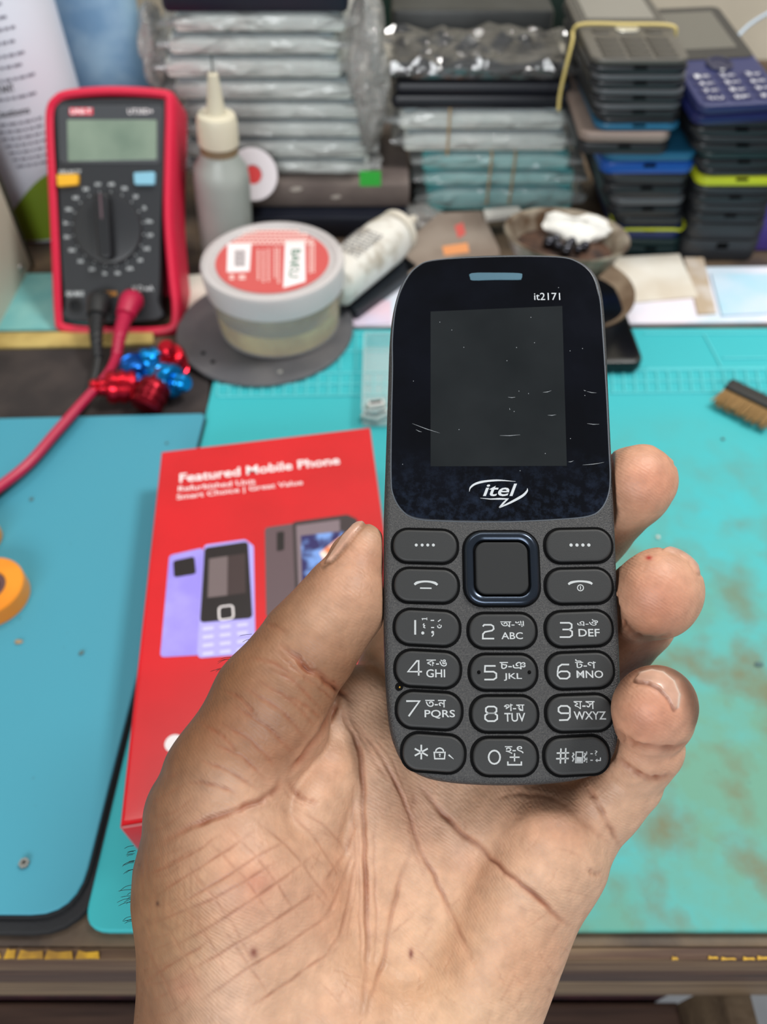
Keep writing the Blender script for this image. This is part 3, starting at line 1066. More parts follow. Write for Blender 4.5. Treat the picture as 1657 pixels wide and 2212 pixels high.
k = key('number_key', 922.5, 1356, 139, 71, -3); L = Legend(k)
L.st([(235, 706), (235, 802)], 12)
L.st([(278, 697), (312, 697)], 6).st([(312, 690), (312, 706)], 5).st([(284, 697), (284, 706)], 5).st([(337, 708), (360, 708)], 7).st([(385, 716), (404, 702)], 6)
L.st([(294, 728), (288, 738), (298, 742), (290, 752), (302, 758)], 6, sm=3).st([(340, 755), (360, 755)], 7).st([(382, 742), (386, 754), (398, 757), (407, 748), (404, 738)], 6, sm=3).dot(394, 738, 4)
L.dot(285, 791, 10).dot(350, 786, 9).st([(356, 788), (355, 802), (344, 814)], 7).done()
k = key('number_key', 1084.5, 1362.5, 144, 70); L = Legend(k)
L.st([(681, 748), (690, 737), (735, 737), (750, 746), (753, 764), (742, 775), (695, 784), (682, 798), (681, 828), (756, 828)], 10)
L.tx('অ-ঋ', 797, 711, 951, 752, .01).tx('ABC', 804, 786, 944, 832, .012).done()
k = key('number_key', 1250, 1358, 142, 71, 2); L = Legend(k)
L.st([(1190, 724), (1252, 724), (1267, 734), (1267, 757), (1250, 768), (1206, 768)], 10).st([(1250, 768), (1270, 781), (1270, 806), (1254, 818), (1188, 818)], 10)
L.tx('এ-ঔ', 1304, 700, 1440, 744, .01).tx('DEF', 1313, 764, 1450, 814, .012).done()
k = key('number_key', 924, 1445, 139, 72, -3); L = Legend(k)
L.st([(258, 1072), (258, 975), (246, 975), (187, 1046), (280, 1046)], 10).tx('ক-ঙ', 310, 966, 443, 1012, .01).tx('GHI', 308, 1030, 432, 1084, .012).done()
k = key('number_key', 1086.5, 1452, 143, 71); L = Legend(k)
L.st([(765, 1008), (696, 1008), (694, 1046), (752, 1046), (770, 1058), (770, 1086), (752, 1098), (691, 1098)], 10).tx('চ-ঞ', 793, 982, 962, 1030, .01).tx('JKL', 820, 1056, 938, 1106, .012).done()
for x in (655, 988):
    q = L.fn(x, 1050); MB().sphere((q[0], q[1], 0.0008), 0.0004, 10, 6).build('tactile_dot', m_well, k)
k = key('number_key', 1252, 1448, 143, 72, 2); L = Legend(k)
L.st([(1250, 999), (1202, 999), (1180, 1014), (1174, 1045), (1174, 1072), (1190, 1091), (1235, 1092), (1253, 1078), (1253, 1056), (1238, 1044), (1196, 1044), (1176, 1056)], 10)
L.tx('ট-ণ', 1291, 964, 1424, 1024, .01).tx('MNO', 1300, 1038, 1473, 1088, .012).done()
k = key('number_key', 927, 1534, 139, 73, -3); L = Legend(k)
L.st([(176, 1240), (264, 1240), (192, 1340)], 11).tx('ত-ন', 302, 1232, 437, 1282, .01).tx('PQRS', 297, 1298, 497, 1356, .012).done()
k = key('number_key', 1089, 1542, 142, 71); L = Legend(k)
L.st([(716, 1276), (756, 1276), (771, 1287), (771, 1309), (756, 1320), (716, 1320), (701, 1309), (701, 1287)], 10, True)
L.st([(716, 1320), (758, 1320), (776, 1334), (776, 1358), (758, 1372), (714, 1372), (696, 1358), (696, 1334)], 10, True)
L.tx('প-ম', 820, 1258, 954, 1306, .01).tx('TUV', 824, 1318, 960, 1376, .012).done()
k = key('number_key', 1251, 1540, 142, 72, 2); L = Legend(k)
L.st([(1256, 1320), (1196, 1320), (1180, 1308), (1180, 1285), (1196, 1272), (1238, 1272), (1255, 1286), (1255, 1345), (1240, 1364), (1184, 1366)], 10)
L.tx('য-স', 1282, 1240, 1417, 1292, .01).tx('WXYZ', 1282, 1308, 1492, 1362, .012).done()
k = key('star_key', 936, 1626, 134, 74, -4); L = Legend(k)
L.st([(275, 1528), (275, 1624)], 10).st([(232, 1553), (318, 1600)], 10).st([(318, 1553), (232, 1600)], 10)
L.st([(360, 1578), (432, 1578), (428, 1620), (364, 1620)], 8, True).st([(371, 1578), (374, 1560), (396, 1549), (418, 1560), (422, 1578)], 8, sm=3).dot(397, 1593, 6).st([(397, 1594), (397, 1608)], 6).st([(455, 1594), (488, 1622)], (10, 3)).done()
k = key('number_key', 1090, 1634, 139, 74); L = Legend(k)
L.st([(757 + 38 * math.cos(a * .3927), 1610 + 44 * math.sin(a * .3927)) for a in range(16)], 10, True).tx('হ-ৎ', 828, 1537, 948, 1588, .01)
L.st([(890, 1584), (890, 1638)], 8).st([(858, 1610), (923, 1610)], 8).st([(846, 1638), (846, 1660), (935, 1660), (935, 1638)], 9).done()
k = key('hash_key', 1245, 1632, 138, 75, 3); L = Legend(k)
L.st([(1196, 1552), (1192, 1652)], 9).st([(1228, 1550), (1224, 1650)], 9).st([(1168, 1583), (1250, 1581)], 9).st([(1164, 1620), (1248, 1618)], 9)
L.st([(1296, 1576), (1340, 1576), (1337, 1645), (1293, 1645)], 8, True).st([(1316, 1608), (1315, 1645)], 40)
L.st([(1274, 1580), (1282, 1592), (1271, 1606), (1281, 1620), (1272, 1638)], 8).st([(1352, 1582), (1358, 1594), (1348, 1608), (1357, 1622), (1348, 1640)], 8)
L.st([(1366, 1572), (1365, 1592)], 6).st([(1390, 1587), (1406, 1587)], 6).tx('?', 1420, 1566, 1436, 1598).st([(1367, 1612), (1366, 1632)], 6).dot(1366, 1641, 4).st([(1390, 1630), (1406, 1630)], 6)
L.st([(1456, 1612), (1456, 1631), (1426, 1631)], 6).st([(1436, 1622), (1426, 1631), (1436, 1640)], 5).done()
q = kz(130, 1146)
MB().lathe([(0, 0.00003), (0.00085, 0.00003), (0.00085, 0.00009), (0, 0.00009)], 16).build('microphone_hole', m_well, PHONE, M=Matrix.Translation((q[0], q[1], 0)))
MB().sphere((0, 0, 0), 0.00025, 8, 6).build('microphone_contact', mat('brass', (190, 150, 60), 0.3, metal=0.9), PHONE, M=Matrix.Translation((q[0] + .0001, q[1] - .0001, 0.00012)))
# ------------------------------------------------------------------ room and bench
m_wall = mat('wall_paint', (226, 216, 196), 0.8, col2=(205, 196, 178), nscale=8)
m_floor = mat('floor_tile', (196, 198, 202), 0.4, col2=(178, 180, 186), nscale=12)
mb = MB(); mb.box(-1.6, 1.6, 0.86, 0.92, -0.75, 1.6)
mb.build('wall_back', m_wall, None, kind='structure')
mb = MB(); mb.box(-1.6, 1.6, -1.2, 0.86, -0.78, -0.75)
mb.build('floor', m_floor, None, kind='structure')
mb = MB(); mb.box(-1.65, -1.6, -1.2, 0.92, -0.75, 1.6)
mb.build('wall_left', m_wall, None, kind='structure')

BENCH = empty('workbench', (0.1, 0.4, -0.75), label='worn dark wooden workbench under the turquoise mats', cat='workbench')


def onto(mb, name, m, parent, **k):        # build world-space shapes under a parent placed elsewhere
    o = mb.build(name, m, parent, **k)
    o.matrix_basis = parent.matrix_world.inverted()
    return o


m_top = mat('bench_laminate', (70, 58, 50), 0.6, col2=(118, 98, 76), nscale=30, lo=.4, hi=.7, bump=.4, bscale=300)
m_wood = mat('dark_red_wood', (62, 36, 26), 0.6, col2=(34, 22, 18), nscale=60, bump=.3, bscale=250)
m_wood2 = mat('grey_brown_wood', (112, 94, 74), 0.7, col2=(78, 62, 48), nscale=45, bump=.4, bscale=250)
m_dark = mat('dark_plank', (52, 40, 36), 0.8, col2=(30, 24, 24), nscale=50)
YF = 0.0565
onto(MB().box(-0.55, 0.75, YF, 0.858, -0.022, -0.0042, 0.001), 'tabletop', m_top, BENCH)


def stretched(name, c1, c2, sx=4, sy=90):
    m = bpy.data.materials.new(name); m.use_nodes = True
    nt = m.node_tree; b = nt.nodes['Principled BSDF']
    tc = nt.nodes.new('ShaderNodeTexCoord'); mp = nt.nodes.new('ShaderNodeMapping')
    mp.inputs['Scale'].default_value = (sx, sy, sy)
    n = nt.nodes.new('ShaderNodeTexNoise'); n.inputs['Scale'].default_value = 3; n.inputs['Detail'].default_value = 5
    r = nt.nodes.new('ShaderNodeValToRGB')
    r.color_ramp.elements[0].position = .35; r.color_ramp.elements[0].color = lin(c1)
    r.color_ramp.elements[1].position = .65; r.color_ramp.elements[1].color = lin(c2)
    nt.links.new(tc.outputs['Object'], mp.inputs['Vector']); nt.links.new(mp.outputs['Vector'], n.inputs['Vector'])
    nt.links.new(n.outputs['Fac'], r.inputs['Fac']); nt.links.new(r.outputs['Color'], b.inputs['Base Color'])
    b.inputs['Roughness'].default_value = .65
    return m


m_lip = stretched('edge_board_wood', (74, 48, 34), (120, 96, 70))
m_apron = stretched('apron_wood', (86, 66, 48), (128, 106, 80))
onto(MB().box(-0.55, 0.75, YF - .004, YF, -0.026, -0.0046, 0.001), 'edge_strip', m_lip, BENCH)
onto(MB().box(-0.55, 0.75, YF - .003, YF + .014, -0.056, -0.026, 0.001), 'edge_board', stretched('edge_board_dark', (44, 26, 22), (86, 60, 44)), BENCH)
onto(MB().box(-0.55, 0.75, YF - .002, YF + .014, -0.096, -0.056, 0.001), 'apron', m_apron, BENCH)
onto(MB().box(-0.55, 0.1498, 0.034, 0.0605, -0.215, -0.160, 0.002), 'crossbar', stretched('crossbar_wood', (58, 40, 34), (92, 68, 56)), BENCH)
onto(MB().box(0.150, 0.162, 0.036, 0.06, -0.75, -0.0962, 0.001), 'leg', m_wood2, BENCH)
onto(MB().box(-0.5, -0.46, 0.02, 0.06, -0.75, -0.0962, 0.001), 'leg', m_wood2, BENCH)
onto(MB().box(0.68, 0.72, 0.78, 0.82, -0.75, -0.022, 0.001), 'leg', m_wood2, BENCH)
onto(MB().box(-0.5, -0.46, 0.78, 0.82, -0.75, -0.022, 0.001), 'leg', m_wood2, BENCH)
# yellow flaking strip along the front edge
rr = random.Random(5)
m_yel = mat('yellow_edging', (206, 160, 38), .6, col2=(150, 112, 40), nscale=120)


def flakes(x, xe, gap, wlo, whi, k=1.0):
    mb = MB()
    while x < xe:
        w_ = rr.uniform(wlo, whi)
        y0, y1 = YF - .0043 + rr.uniform(0, .0006), YF - .0043 + rr.uniform(.0012, .0032) * k + .0003
        mb.prism([(x, y0), (x + w_ * .6, y0 + .0002), (x + w_, y0 + .0001), (x + w_ * .9, y1), (x + w_ * .4, y1 - .0003 * k), (x + .0004, y1 + .0003)], -.0046, -.0038)
        x += w_ + rr.uniform(.0002, gap)
    onto(mb, 'flaking_edging', m_yel, BENCH, label='flaking yellow edging')


flakes(-0.5, -.105, .002, .002, .012)
flakes(.10, .6, .016, .002, .009, .35)

# dark things stored under the bench
def rectthing(name, x0, x1, y0, y1, z0, z1, m, label, cat, bev=.002):
    o = MB().box(x0, x1, y0, y1, z0, z1, bev).build(name, m, None, origin=((x0 + x1) / 2, (y0 + y1) / 2, z0))
    return tag(o, label, cat)


m_mar = mat('maroon_cloth', (58, 24, 30), .9, col2=(36, 16, 22), nscale=80)
rectthing('storage_crate', -0.42, 0.142, 0.062, 0.5, -0.75, -0.14, m_mar, 'maroon crate in the dark under the front of the bench', 'crate')

# ------------------------------------------------------------------ mats
def mat_teal(name, base, stain, stain2, amount):
    m = bpy.data.materials.new(name); m.use_nodes = True
    nt = m.node_tree; b = nt.nodes['Principled BSDF']; L = nt.links.new
    tc = nt.nodes.new('ShaderNodeTexCoord')
    n1 = nt.nodes.new('ShaderNodeTexNoise'); n1.inputs['Scale'].default_value = 14; n1.inputs['Detail'].default_value = 6; n1.inputs['Roughness'].default_value = .6
    n2 = nt.nodes.new('ShaderNodeTexNoise'); n2.inputs['Scale'].default_value = 34; n2.inputs['Detail'].default_value = 5
    n3 = nt.nodes.new('ShaderNodeTexNoise'); n3.inputs['Scale'].default_value = 260; n3.inputs['Detail'].default_value = 2
    for n in (n1, n2, n3): L(tc.outputs['Object'], n.inputs['Vector'])
    # dirt gathers where hands work: around a spot near the front edge of the mat
    gr = nt.nodes.new('ShaderNodeVectorMath'); gr.operation = 'DISTANCE'; gr.inputs[1].default_value = (0.17, 0.085, 0)
    L(tc.outputs['Object'], gr.inputs[0])
    mg = nt.nodes.new('ShaderNodeMapRange'); mg.inputs['From Min'].default_value = .25; mg.inputs['From Max'].default_value = .06
    L(gr.outputs['Value'], mg.inputs['Value'])
    def mul(a, bb):
        k = nt.nodes.new('ShaderNodeMath'); k.operation = 'MULTIPLY'; L(a, k.inputs[0])
        if isinstance(bb, float): k.inputs[1].default_value = bb
        else: L(bb, k.inputs[1])
        return k.outputs['Value']
    def rng(a, lo, hi):
        k = nt.nodes.new('ShaderNodeMapRange'); k.inputs['From Min'].default_value = lo; k.inputs['From Max'].default_value = hi; L(a, k.inputs['Value']); return k.outputs['Result']
    def mix(f, a, bb):
        k = nt.nodes.new('ShaderNodeMix'); k.data_type = 'RGBA'; L(f, k.inputs['Factor'])
        if isinstance(a, tuple): k.inputs['A'].default_value = a
        else: L(a, k.inputs['A'])
        k.inputs['B'].default_value = bb
        return k.outputs['Result']
    c = mix(mul(rng(n1.outputs['Fac'], .3, .75), .35), lin(base), lin(tuple(min(255, int(q * .9 + 12)) for q in base)))
    c = mix(mul(mul(mg.outputs['Result'], rng(n1.outputs['Fac'], .25, .55)), amount), c, lin(stain))
    c = mix(mul(mul(mg.outputs['Result'], rng(n2.outputs['Fac'], .48, .68)), amount * .95), c, lin(stain2))
    c = mix(mul(rng(n3.outputs['Fac'], .72, .8), .35), c, lin((60, 90, 90)))
    L(c, b.inputs['Base Color'])
    b.inputs['Roughness'].default_value = .55
    b.inputs['Specular IOR Level'].default_value = .35
    return m


m_mat1 = mat_teal('turquoise_silicone', (56, 180, 188), (94, 148, 124), (108, 104, 68), .95)
m_mat2 = mat_teal('blue_teal_silicone', (68, 150, 172), (68, 150, 172), (66, 142, 164), 0.0)
m_ridge = mat('turquoise_ridge', (96, 206, 212), .5)
m_rubber = mat('black_rubber', (34, 35, 38), .8, bump=.3, bscale=900)


def plan(pts, z=0.0):
    return [tuple(T(u, v, z))[:2] for u, v in pts]


def slab(name, outline, z0, z1, m, parent=None, bev=.0008, **k):
    P = np.array(outline)
    o = (P[:, 0].mean(), P[:, 1].mean(), z0)
    return MB().prism(outline, z0, z1, bev).build(name, m, parent, origin=o, **k)


def rounded(pts, r, n=6):
    P = ccw(pts)
    out_ = []
    N_ = len(P)
    for i in range(N_):
        a, b, c_ = P[i - 1], P[i], P[(i + 1) % N_]
        rr_ = r[i % len(r)] if hasattr(r, '__len__') else r
        e1, e2 = (a - b) / np.linalg.norm(a - b), (c_ - b) / np.linalg.norm(c_ - b)
        ang = math.acos(np.clip(e1 @ e2, -1, 1)) / 2
        dd = min(rr_ / math.tan(ang), 0.45 * np.linalg.norm(a - b), 0.45 * np.linalg.norm(c_ - b))
        p, q = b + e1 * dd, b + e2 * dd
        for k in range(n + 1):
            t = k / n
            out_.append((1 - t) ** 2 * p + 2 * t * (1 - t) * b + t * t * q)
    return out_


fl, fr_ = T(176, 2012), T(1657, 2012)
bl, br_ = T(487, 712), T(1657, 706)
bx = br_.x + .12
RM = empty('repair_mat', ((fl.x + bx) / 2, .2, -.004), label='large turquoise silicone repair mat, stained brown toward its front right corner', cat='repair mat')
out1 = rounded([(fl.x, fl.y), (bx, fl.y), (bx, br_.y), (bl.x, bl.y)], .009)
onto(MB().prism(out1, -.004, 0, .0008), 'mat_sheet', m_mat1, RM)
# raised rims of the small compartments along the back of the mat
mb = MB()
def rail(u0, v0, u1, v1, w_=.0012, h_=.0011):
    a, b = T(u0, v0), T(u1, v1)
    d = (b - a); l = d.length; d.normalize(); n = Vector((-d.y, d.x, 0)) * (w_ / 2)
    mb.prism([tuple(a - n)[:2], tuple(b - n)[:2], tuple(b + n)[:2], tuple(a + n)[:2]], -.0002, h_, .0004, 1)
for v in (802, 826, 850):
    rail(1318, v, 1657, v - 3)
for k in range(15):
    rail(1322 + k * 24, 802, 1325 + k * 24.4, 850)
rail(1390, 722, 1657, 722); rail(1520, 722, 1560, 798); rail(1560, 775, 1657, 774); rail(1395, 798, 1657, 796)
onto(mb, 'compartment_rim', m_ridge, RM)
mb = MB()
for v in (802, 826, 850):
    rail(470, v + 8, 838, v + 4)
for k in range(16):
    rail(472 + k * 24, 812, 470 + k * 24, 857)
rail(690, 722, 838, 722); rail(735, 722, 735, 800); rail(770, 722, 768, 800); rail(740, 760, 838, 760)
onto(mb, 'compartment_rim', m_ridge, RM)

fl2, fr2 = T(-60, 1972, .004), T(140, 1972, .004)
p_br = T(443, 892, .004)
b_l = T(-120, 906, .004)
MT2 = empty('repair_mat', (fr2.x - .1, .2, -.004), label='blue teal mat with black rubber underside, at the left beside the red box', cat='repair mat')
o2 = [tuple(q)[:2] for q in (Vector((fr2.x - .22, fl2.y, 0)), T(163, 1976, .004), p_br, b_l)]
o2 = rounded([o2[0], o2[1], o2[2], o2[3]], [.001, .016, .003, .001])
onto(MB().prism(o2, .0024, .004, .0007), 'mat_sheet', m_mat2, MT2)
onto(MB().prism(offset_poly(ccw(o2), -.0006), -.0003, .0024, .0002), 'rubber_layer', m_rubber, MT2)
onto(MB().prism(offset_poly(ccw(o2), -.0052), -.004, -.0003, .0008), 'rubber_base', m_rubber, MT2)

# dark sheet under the lead, yellow ruler, and the pale teal cloth at the back left
slab('mouse_pad', rounded(plan([(-60, 752), (455, 742), (446, 935), (-60, 950)]), .003), -.004, -.0012, mat('brown_black_pad', (44, 38, 38), .75, col2=(60, 52, 50), nscale=40, bump=.2), None,
     label='brown black pad lying under the test lead and the metal fittings', cat='pad')
slab('ruler', plan([(-60, 716), (330, 712), (330, 738), (-60, 750)]), -.004, -.0005, mat('yellow_wood', (196, 172, 104), .6, col2=(170, 146, 84), nscale=60), None,
     label='pale yellow strip of wood running under the foot of the multimeter', cat='ruler')
slab('cleaning_cloth', plan([(-80, 590), (190, 585), (190, 706), (-80, 712)]), -.004, -.0008, mat('pale_teal_cloth', (112, 176, 176), .8, col2=(130, 188, 184), nscale=50, bump=.3), None,
     label='pale teal cloth lying at the back left behind the yellow strip', cat='cloth')
# papers at the back of the bench
def sheet(name, pts, z, m, label, cat, th=.0006):
    return slab(name, plan(pts, z), z - th, z, m, None, .0001, label=label, cat=cat)
m_paper = mat('printed_paper', (206, 222, 236), .7, col2=(236, 228, 238), nscale=18, lo=.4, hi=.6)
sheet('magazine', [(620, 585), (1700, 575), (1760, 694), (640, 706)], -.001, m_paper, 'pale blue printed magazine page spread along the back of the turquoise mat', 'magazine', .002)
sheet('paper_slip', [(742, 655), (845, 648), (845, 698), (745, 706)], -.0002, mat('pink_paper', (228, 200, 214), .7, col2=(214, 204, 226), nscale=30), 'pinkish slip of paper between the paste tub and the keypad phone', 'paper')
sheet('paper_slip', [(394, 596), (470, 588), (462, 690), (394, 704)], -.0002, mat('off_white_slip', (226, 222, 208), .7, col2=(206, 202, 190), nscale=30), 'off white slip of paper between the multimeter and the paste tub', 'paper')
sheet('card', [(1318, 556), (1468, 548), (1508, 640), (1368, 652)], .0004, mat('cream_card', (232, 226, 214), .7, col2=(214, 202, 184), nscale=22), 'cream card right of the black smartphone', 'card', .0012)
sheet('paper_slip', [(1536, 590), (1720, 592), (1760, 672), (1560, 680)], .0004, mat('sky_paper', (176, 214, 232), .6, col2=(206, 220, 234), nscale=20), 'light blue slip of paper at the right edge below the phone stack', 'paper', .0012)
sheet('paper_slip', [(1478, 556), (1520, 556), (1548, 676), (1508, 678)], .0002, mat('tan_paper', (186, 166, 142), .7, col2=(206, 196, 186), nscale=60), 'tan slip of paper between the cream card and the light blue slip', 'paper', .001)
# ------------------------------------------------------------------ red phone box
HB = 0.030
tl, tr, blx = T(348, 975, HB), T(800, 922, HB), T(258, 1785, HB)
xa = (tr - tl); Wb = xa.length
ya = (tl - blx)
ya_p = ya - xa.normalized() * ya.dot(xa.normalized())
Lb = ya_p.length
ya_p = ya.copy()
BM = frame(Vector((blx.x, blx.y, 0)), Vector((ya.y, -ya.x, 0)), ya)
# keep the photographed left edge: slide the frame so both left corners fit best
BM.translation = Vector((blx.x, blx.y, 0))
BOX = empty('phone_box', (0, 0, 0), M=BM, label='bright red cardboard box with pictures of two phones, behind the thumb', cat='box')
BI = BM.inverted()
m_red = mat('red_card', (208, 13, 28), .32, col2=(198, 11, 25), nscale=30, coat=.15)
m_redside = mat('red_card_side', (196, 20, 34), .4)
m_white = mat('white_print', (244, 236, 238), .4)
_c = [(BI @ Vector((q.x, q.y, 0))).to_2d() for q in (blx, tr + blx - tl, tr, tl)]     # a little out of square, as cartons are
_c[1] = _c[0] + (_c[2] - _c[3]).normalized() * Wb
MB().prism([tuple(q) for q in _c], 0.0005, HB, .0012, 2).build('carton', m_red, BOX)
mb = MB()
_e = (_c[1] - _c[0]).normalized()
mb.add([tuple((_c[0] + _e * a)) + (z,) for a, z in ((.0006, HB - .0015), (.016, HB - .0015), (.016, HB - .0002), (.0006, HB - .0002))], [(0, 1, 2, 3)])
mb.v = [(x, y - .00025, z) for x, y, z in mb.v]
mb.build('worn_edge', mat('worn_card', (236, 150, 150), .6), BOX, label='pale worn edges')


def bx_(u, v):
    p = BI @ T(u, v, HB); return (p.x, p.y)


def on_box(pts, name, m, z, parent=None, rd=None):
    q = [bx_(*p) for p in pts]
    if rd: q = rounded(q, rd)
    return MB().poly(q, HB + z).build(name, m, parent or BOX)


def box_text(mb, s, p0, p1, height, bold=0.0, squeeze=0.0):
    a, b = Vector(bx_(*p0)), Vector(bx_(*p1))
    d = (b - a); l = d.length; d.normalize()
    M2 = frame(Vector((a.x, a.y, HB + .00012)), Vector((d.x, d.y, 0)), Vector((-d.y, d.x, 0)))
    text_fit(mb, s, (0, 0, l, height), 0, bold=bold, M=M2)


mb = MB()
box_text(mb, 'Featured Mobile Phone', (388, 1043), (735, 1003), .0058, .02)
mb.build('heading', m_white, BOX)
mb = MB()
box_text(mb, 'Refurbished Unit', (385, 1062), (552, 1045), .0032, .008)
box_text(mb, 'Smart Choice | Great Value', (382, 1083), (655, 1050), .0040, .008)
mb.build('subheading', m_white, BOX)
m_lil = mat('lilac_print', (150, 136, 232), .35, col2=(168, 156, 236), nscale=50)
m_lil2 = mat('lilac_light_print', (176, 168, 246), .35)
m_blk = mat('black_print', (30, 24, 28), .3)
m_grey = mat('grey_print', (96, 78, 84), .35)
m_screenp = mat('screen_print', (62, 48, 50), .3)
pr = on_box([(366, 1200), (440, 1183), (436, 1415), (346, 1420)], 'printed_lilac_phone_back', m_lil, .0001, rd=.002)
on_box([(374, 1212), (420, 1202), (424, 1240), (376, 1248)], 'printed_camera', m_blk, .00015, pr, .0015)
pr = on_box([(441, 1178), (530, 1166), (548, 1180), (552, 1412), (430, 1422), (426, 1410)], 'printed_lilac_phone_front', m_lil2, .0002, rd=.002)
on_box([(442, 1184), (536, 1170), (546, 1336), (432, 1346)], 'printed_window', m_blk, .00025, pr, .002)
on_box([(452, 1208), (530, 1196), (531, 1282), (449, 1292)], 'printed_display', m_screenp, .0003, pr)
on_box([(452, 1208), (492, 1202), (491, 1287), (449, 1292)], 'printed_glare', mat('glare_print', (112, 98, 100), .3), .00032, pr)
mb = MB()
q = rounded([bx_(*p) for p in [(473, 1312), (503, 1308), (505, 1336), (474, 1341)]], .0016)
mb.ribbon(q, .0007, HB + .00034, closed=True)
mb.build('printed_nav_key', m_white, pr)
mb = MB()
for r_ in range(4):
    for c_ in range(3):
        u, v = 438 + c_ * 37, 1356 + r_ * 18 - c_ * 4
        mb.poly(rounded([bx_(*p) for p in [(u, v), (u + 24, v - 3), (u + 24, v + 5), (u, v + 8)]], .0006), HB + .00034)
mb.build('printed_keypad', mat('pale_lilac_print', (206, 202, 252), .3), pr)
pr = on_box([(572, 1140), (640, 1130), (640, 1330), (575, 1335)], 'printed_black_phone_back', m_grey, .0001, rd=.002)
on_box([(598, 1150), (614, 1148), (614, 1188), (598, 1192)], 'printed_camera', m_blk, .00015, pr, .0008)
pr = on_box([(632, 1128), (750, 1112), (772, 1122), (790, 1330), (640, 1340)], 'printed_black_phone_front', mat('dark_grey_print', (60, 50, 54), .3), .0002, rd=.002)
on_box([(640, 1136), (734, 1123), (738, 1330), (648, 1336)], 'printed_face', mat('mauve_print', (128, 112, 120), .3), .00022, pr)
on_box([(650, 1158), (742, 1148), (746, 1300), (654, 1310)], 'printed_display', mat('picture_print', (40, 34, 96), .3, col2=(120, 160, 230), nscale=130, lo=.45, hi=.6), .00026, pr)
on_box([(690, 1195), (735, 1160), (745, 1185), (705, 1225)], 'printed_flare', mat('flare_print', (240, 120, 60), .3, col2=(250, 230, 220), nscale=160), .0003, pr)
mb = MB(); c_ = bx_(376, 1606); mb.disc(c_[0], c_[1], .0034, HB + .0002, 18)
mb.build('printed_letter', m_white, BOX)

# ------------------------------------------------------------------ multimeter, leaning back
LM, WM, TM, PHI = 0.150, 0.083, 0.036, R(41)
MMX = Vector((1, 0.02, 0)).normalized()
MMY = Vector((0, math.sin(PHI), math.cos(PHI)))
foot = T(250, 716, 0.0)
MM_M = frame(Vector((foot.x, foot.y, 0.0)), MMX, MMY)     # z axis of the frame points out of the face
MMI = MM_M.inverted()
MMN = MM_M.to_3x3().col[2]
METER = empty('multimeter', (0, 0, 0), M=MM_M, label='red and black digital multimeter leaning back behind the red lead', cat='multimeter')


def mf(u, v, z=0.0):
    p = MMI @ PL(u, v, MM_M.translation + MMN * z, MMN); return (p.x, p.y)


m_hol = mat('red_rubber', (214, 30, 66), .45, bump=.15, bscale=900)
m_face = mat('black_face', (40, 42, 46), .5)
HOL = [(108, 205), (140, 188), (235, 180), (345, 186), (374, 200), (378, 240), (376, 330), (374, 470), (384, 600), (391, 660), (388, 704), (370, 722), (330, 728), (250, 728), (160, 724), (122, 714), (112, 690), (106, 560), (98, 400), (92, 280), (94, 230)]
hol = ccw(smooth_closed([mf(u, v) for u, v in HOL], 4))
mb = MB()
rings = []
for i, z in ((3, -TM), (0.6, -TM + .002), (0, -TM + .005), (0, -.006), (.8, -.002), (2.2, 0.0), (4.5, 0.0005), (6.2, -0.001)):
    rings.append([(x, y, z) for x, y in offset_poly(hol, i * MM)])
mb.loft(rings, cap1=False)
mb.build('holster', m_hol, METER)
FACE = [(118, 222), (150, 214), (240, 210), (340, 212), (356, 224), (354, 330), (346, 470), (344, 600), (340, 650), (336, 690), (150, 692), (138, 650), (130, 560), (124, 400), (118, 300)]
face = ccw(smooth_closed([mf(u, v) for u, v in FACE], 4))
MB().prism(face, -.012, -.0012, .0008).build('face_plate', m_face, METER)
def fq(pts, z, name, m, rd=None, parent=None, z0=-.0012, bev=.0003):
    q = [mf(*p) for p in pts]
    if rd: q = rounded(q, rd)
    return MB().prism(q, z0, z, bev, 2, bev0=0).build(name, m, parent or METER)
dsp = fq([(124, 226), (352, 226), (346, 352), (128, 352)], -.0006, 'display_bezel', mat('dark_grey_bezel', (72, 74, 78), .3), .003)
fq([(144, 258), (338, 258), (338, 344), (146, 348)], -.0004, 'display', mat('lcd_green_grey', (134, 150, 134), .2, col2=(112, 130, 116), nscale=25), .001, dsp)
fq([(149, 232), (200, 232), (200, 248), (149, 248)], -.0004, 'brand_patch', mat('patch_red', (216, 60, 80), .4), None, dsp)
mb = MB(); a = mf(152, 246); b = mf(197, 234); text_fit(mb, 'UNI-T', (a[0], a[1], b[0], b[1]), -.00035, bold=.02)
a = mf(276, 246); b = mf(330, 234); text_fit(mb, 'UT33D+', (a[0], a[1], b[0], b[1]), -.00035, bold=.01)
mb.build('brand_lettering', m_white, dsp)
fq([(124, 378), (171, 377), (170, 400), (126, 404)], .0016, 'button', mat('yellow_button', (236, 176, 40), .5), .0012)
fq([(290, 374), (336, 372), (335, 400), (292, 400)], .0016, 'button', mat('blue_button', (132, 186, 208), .5), .0012)
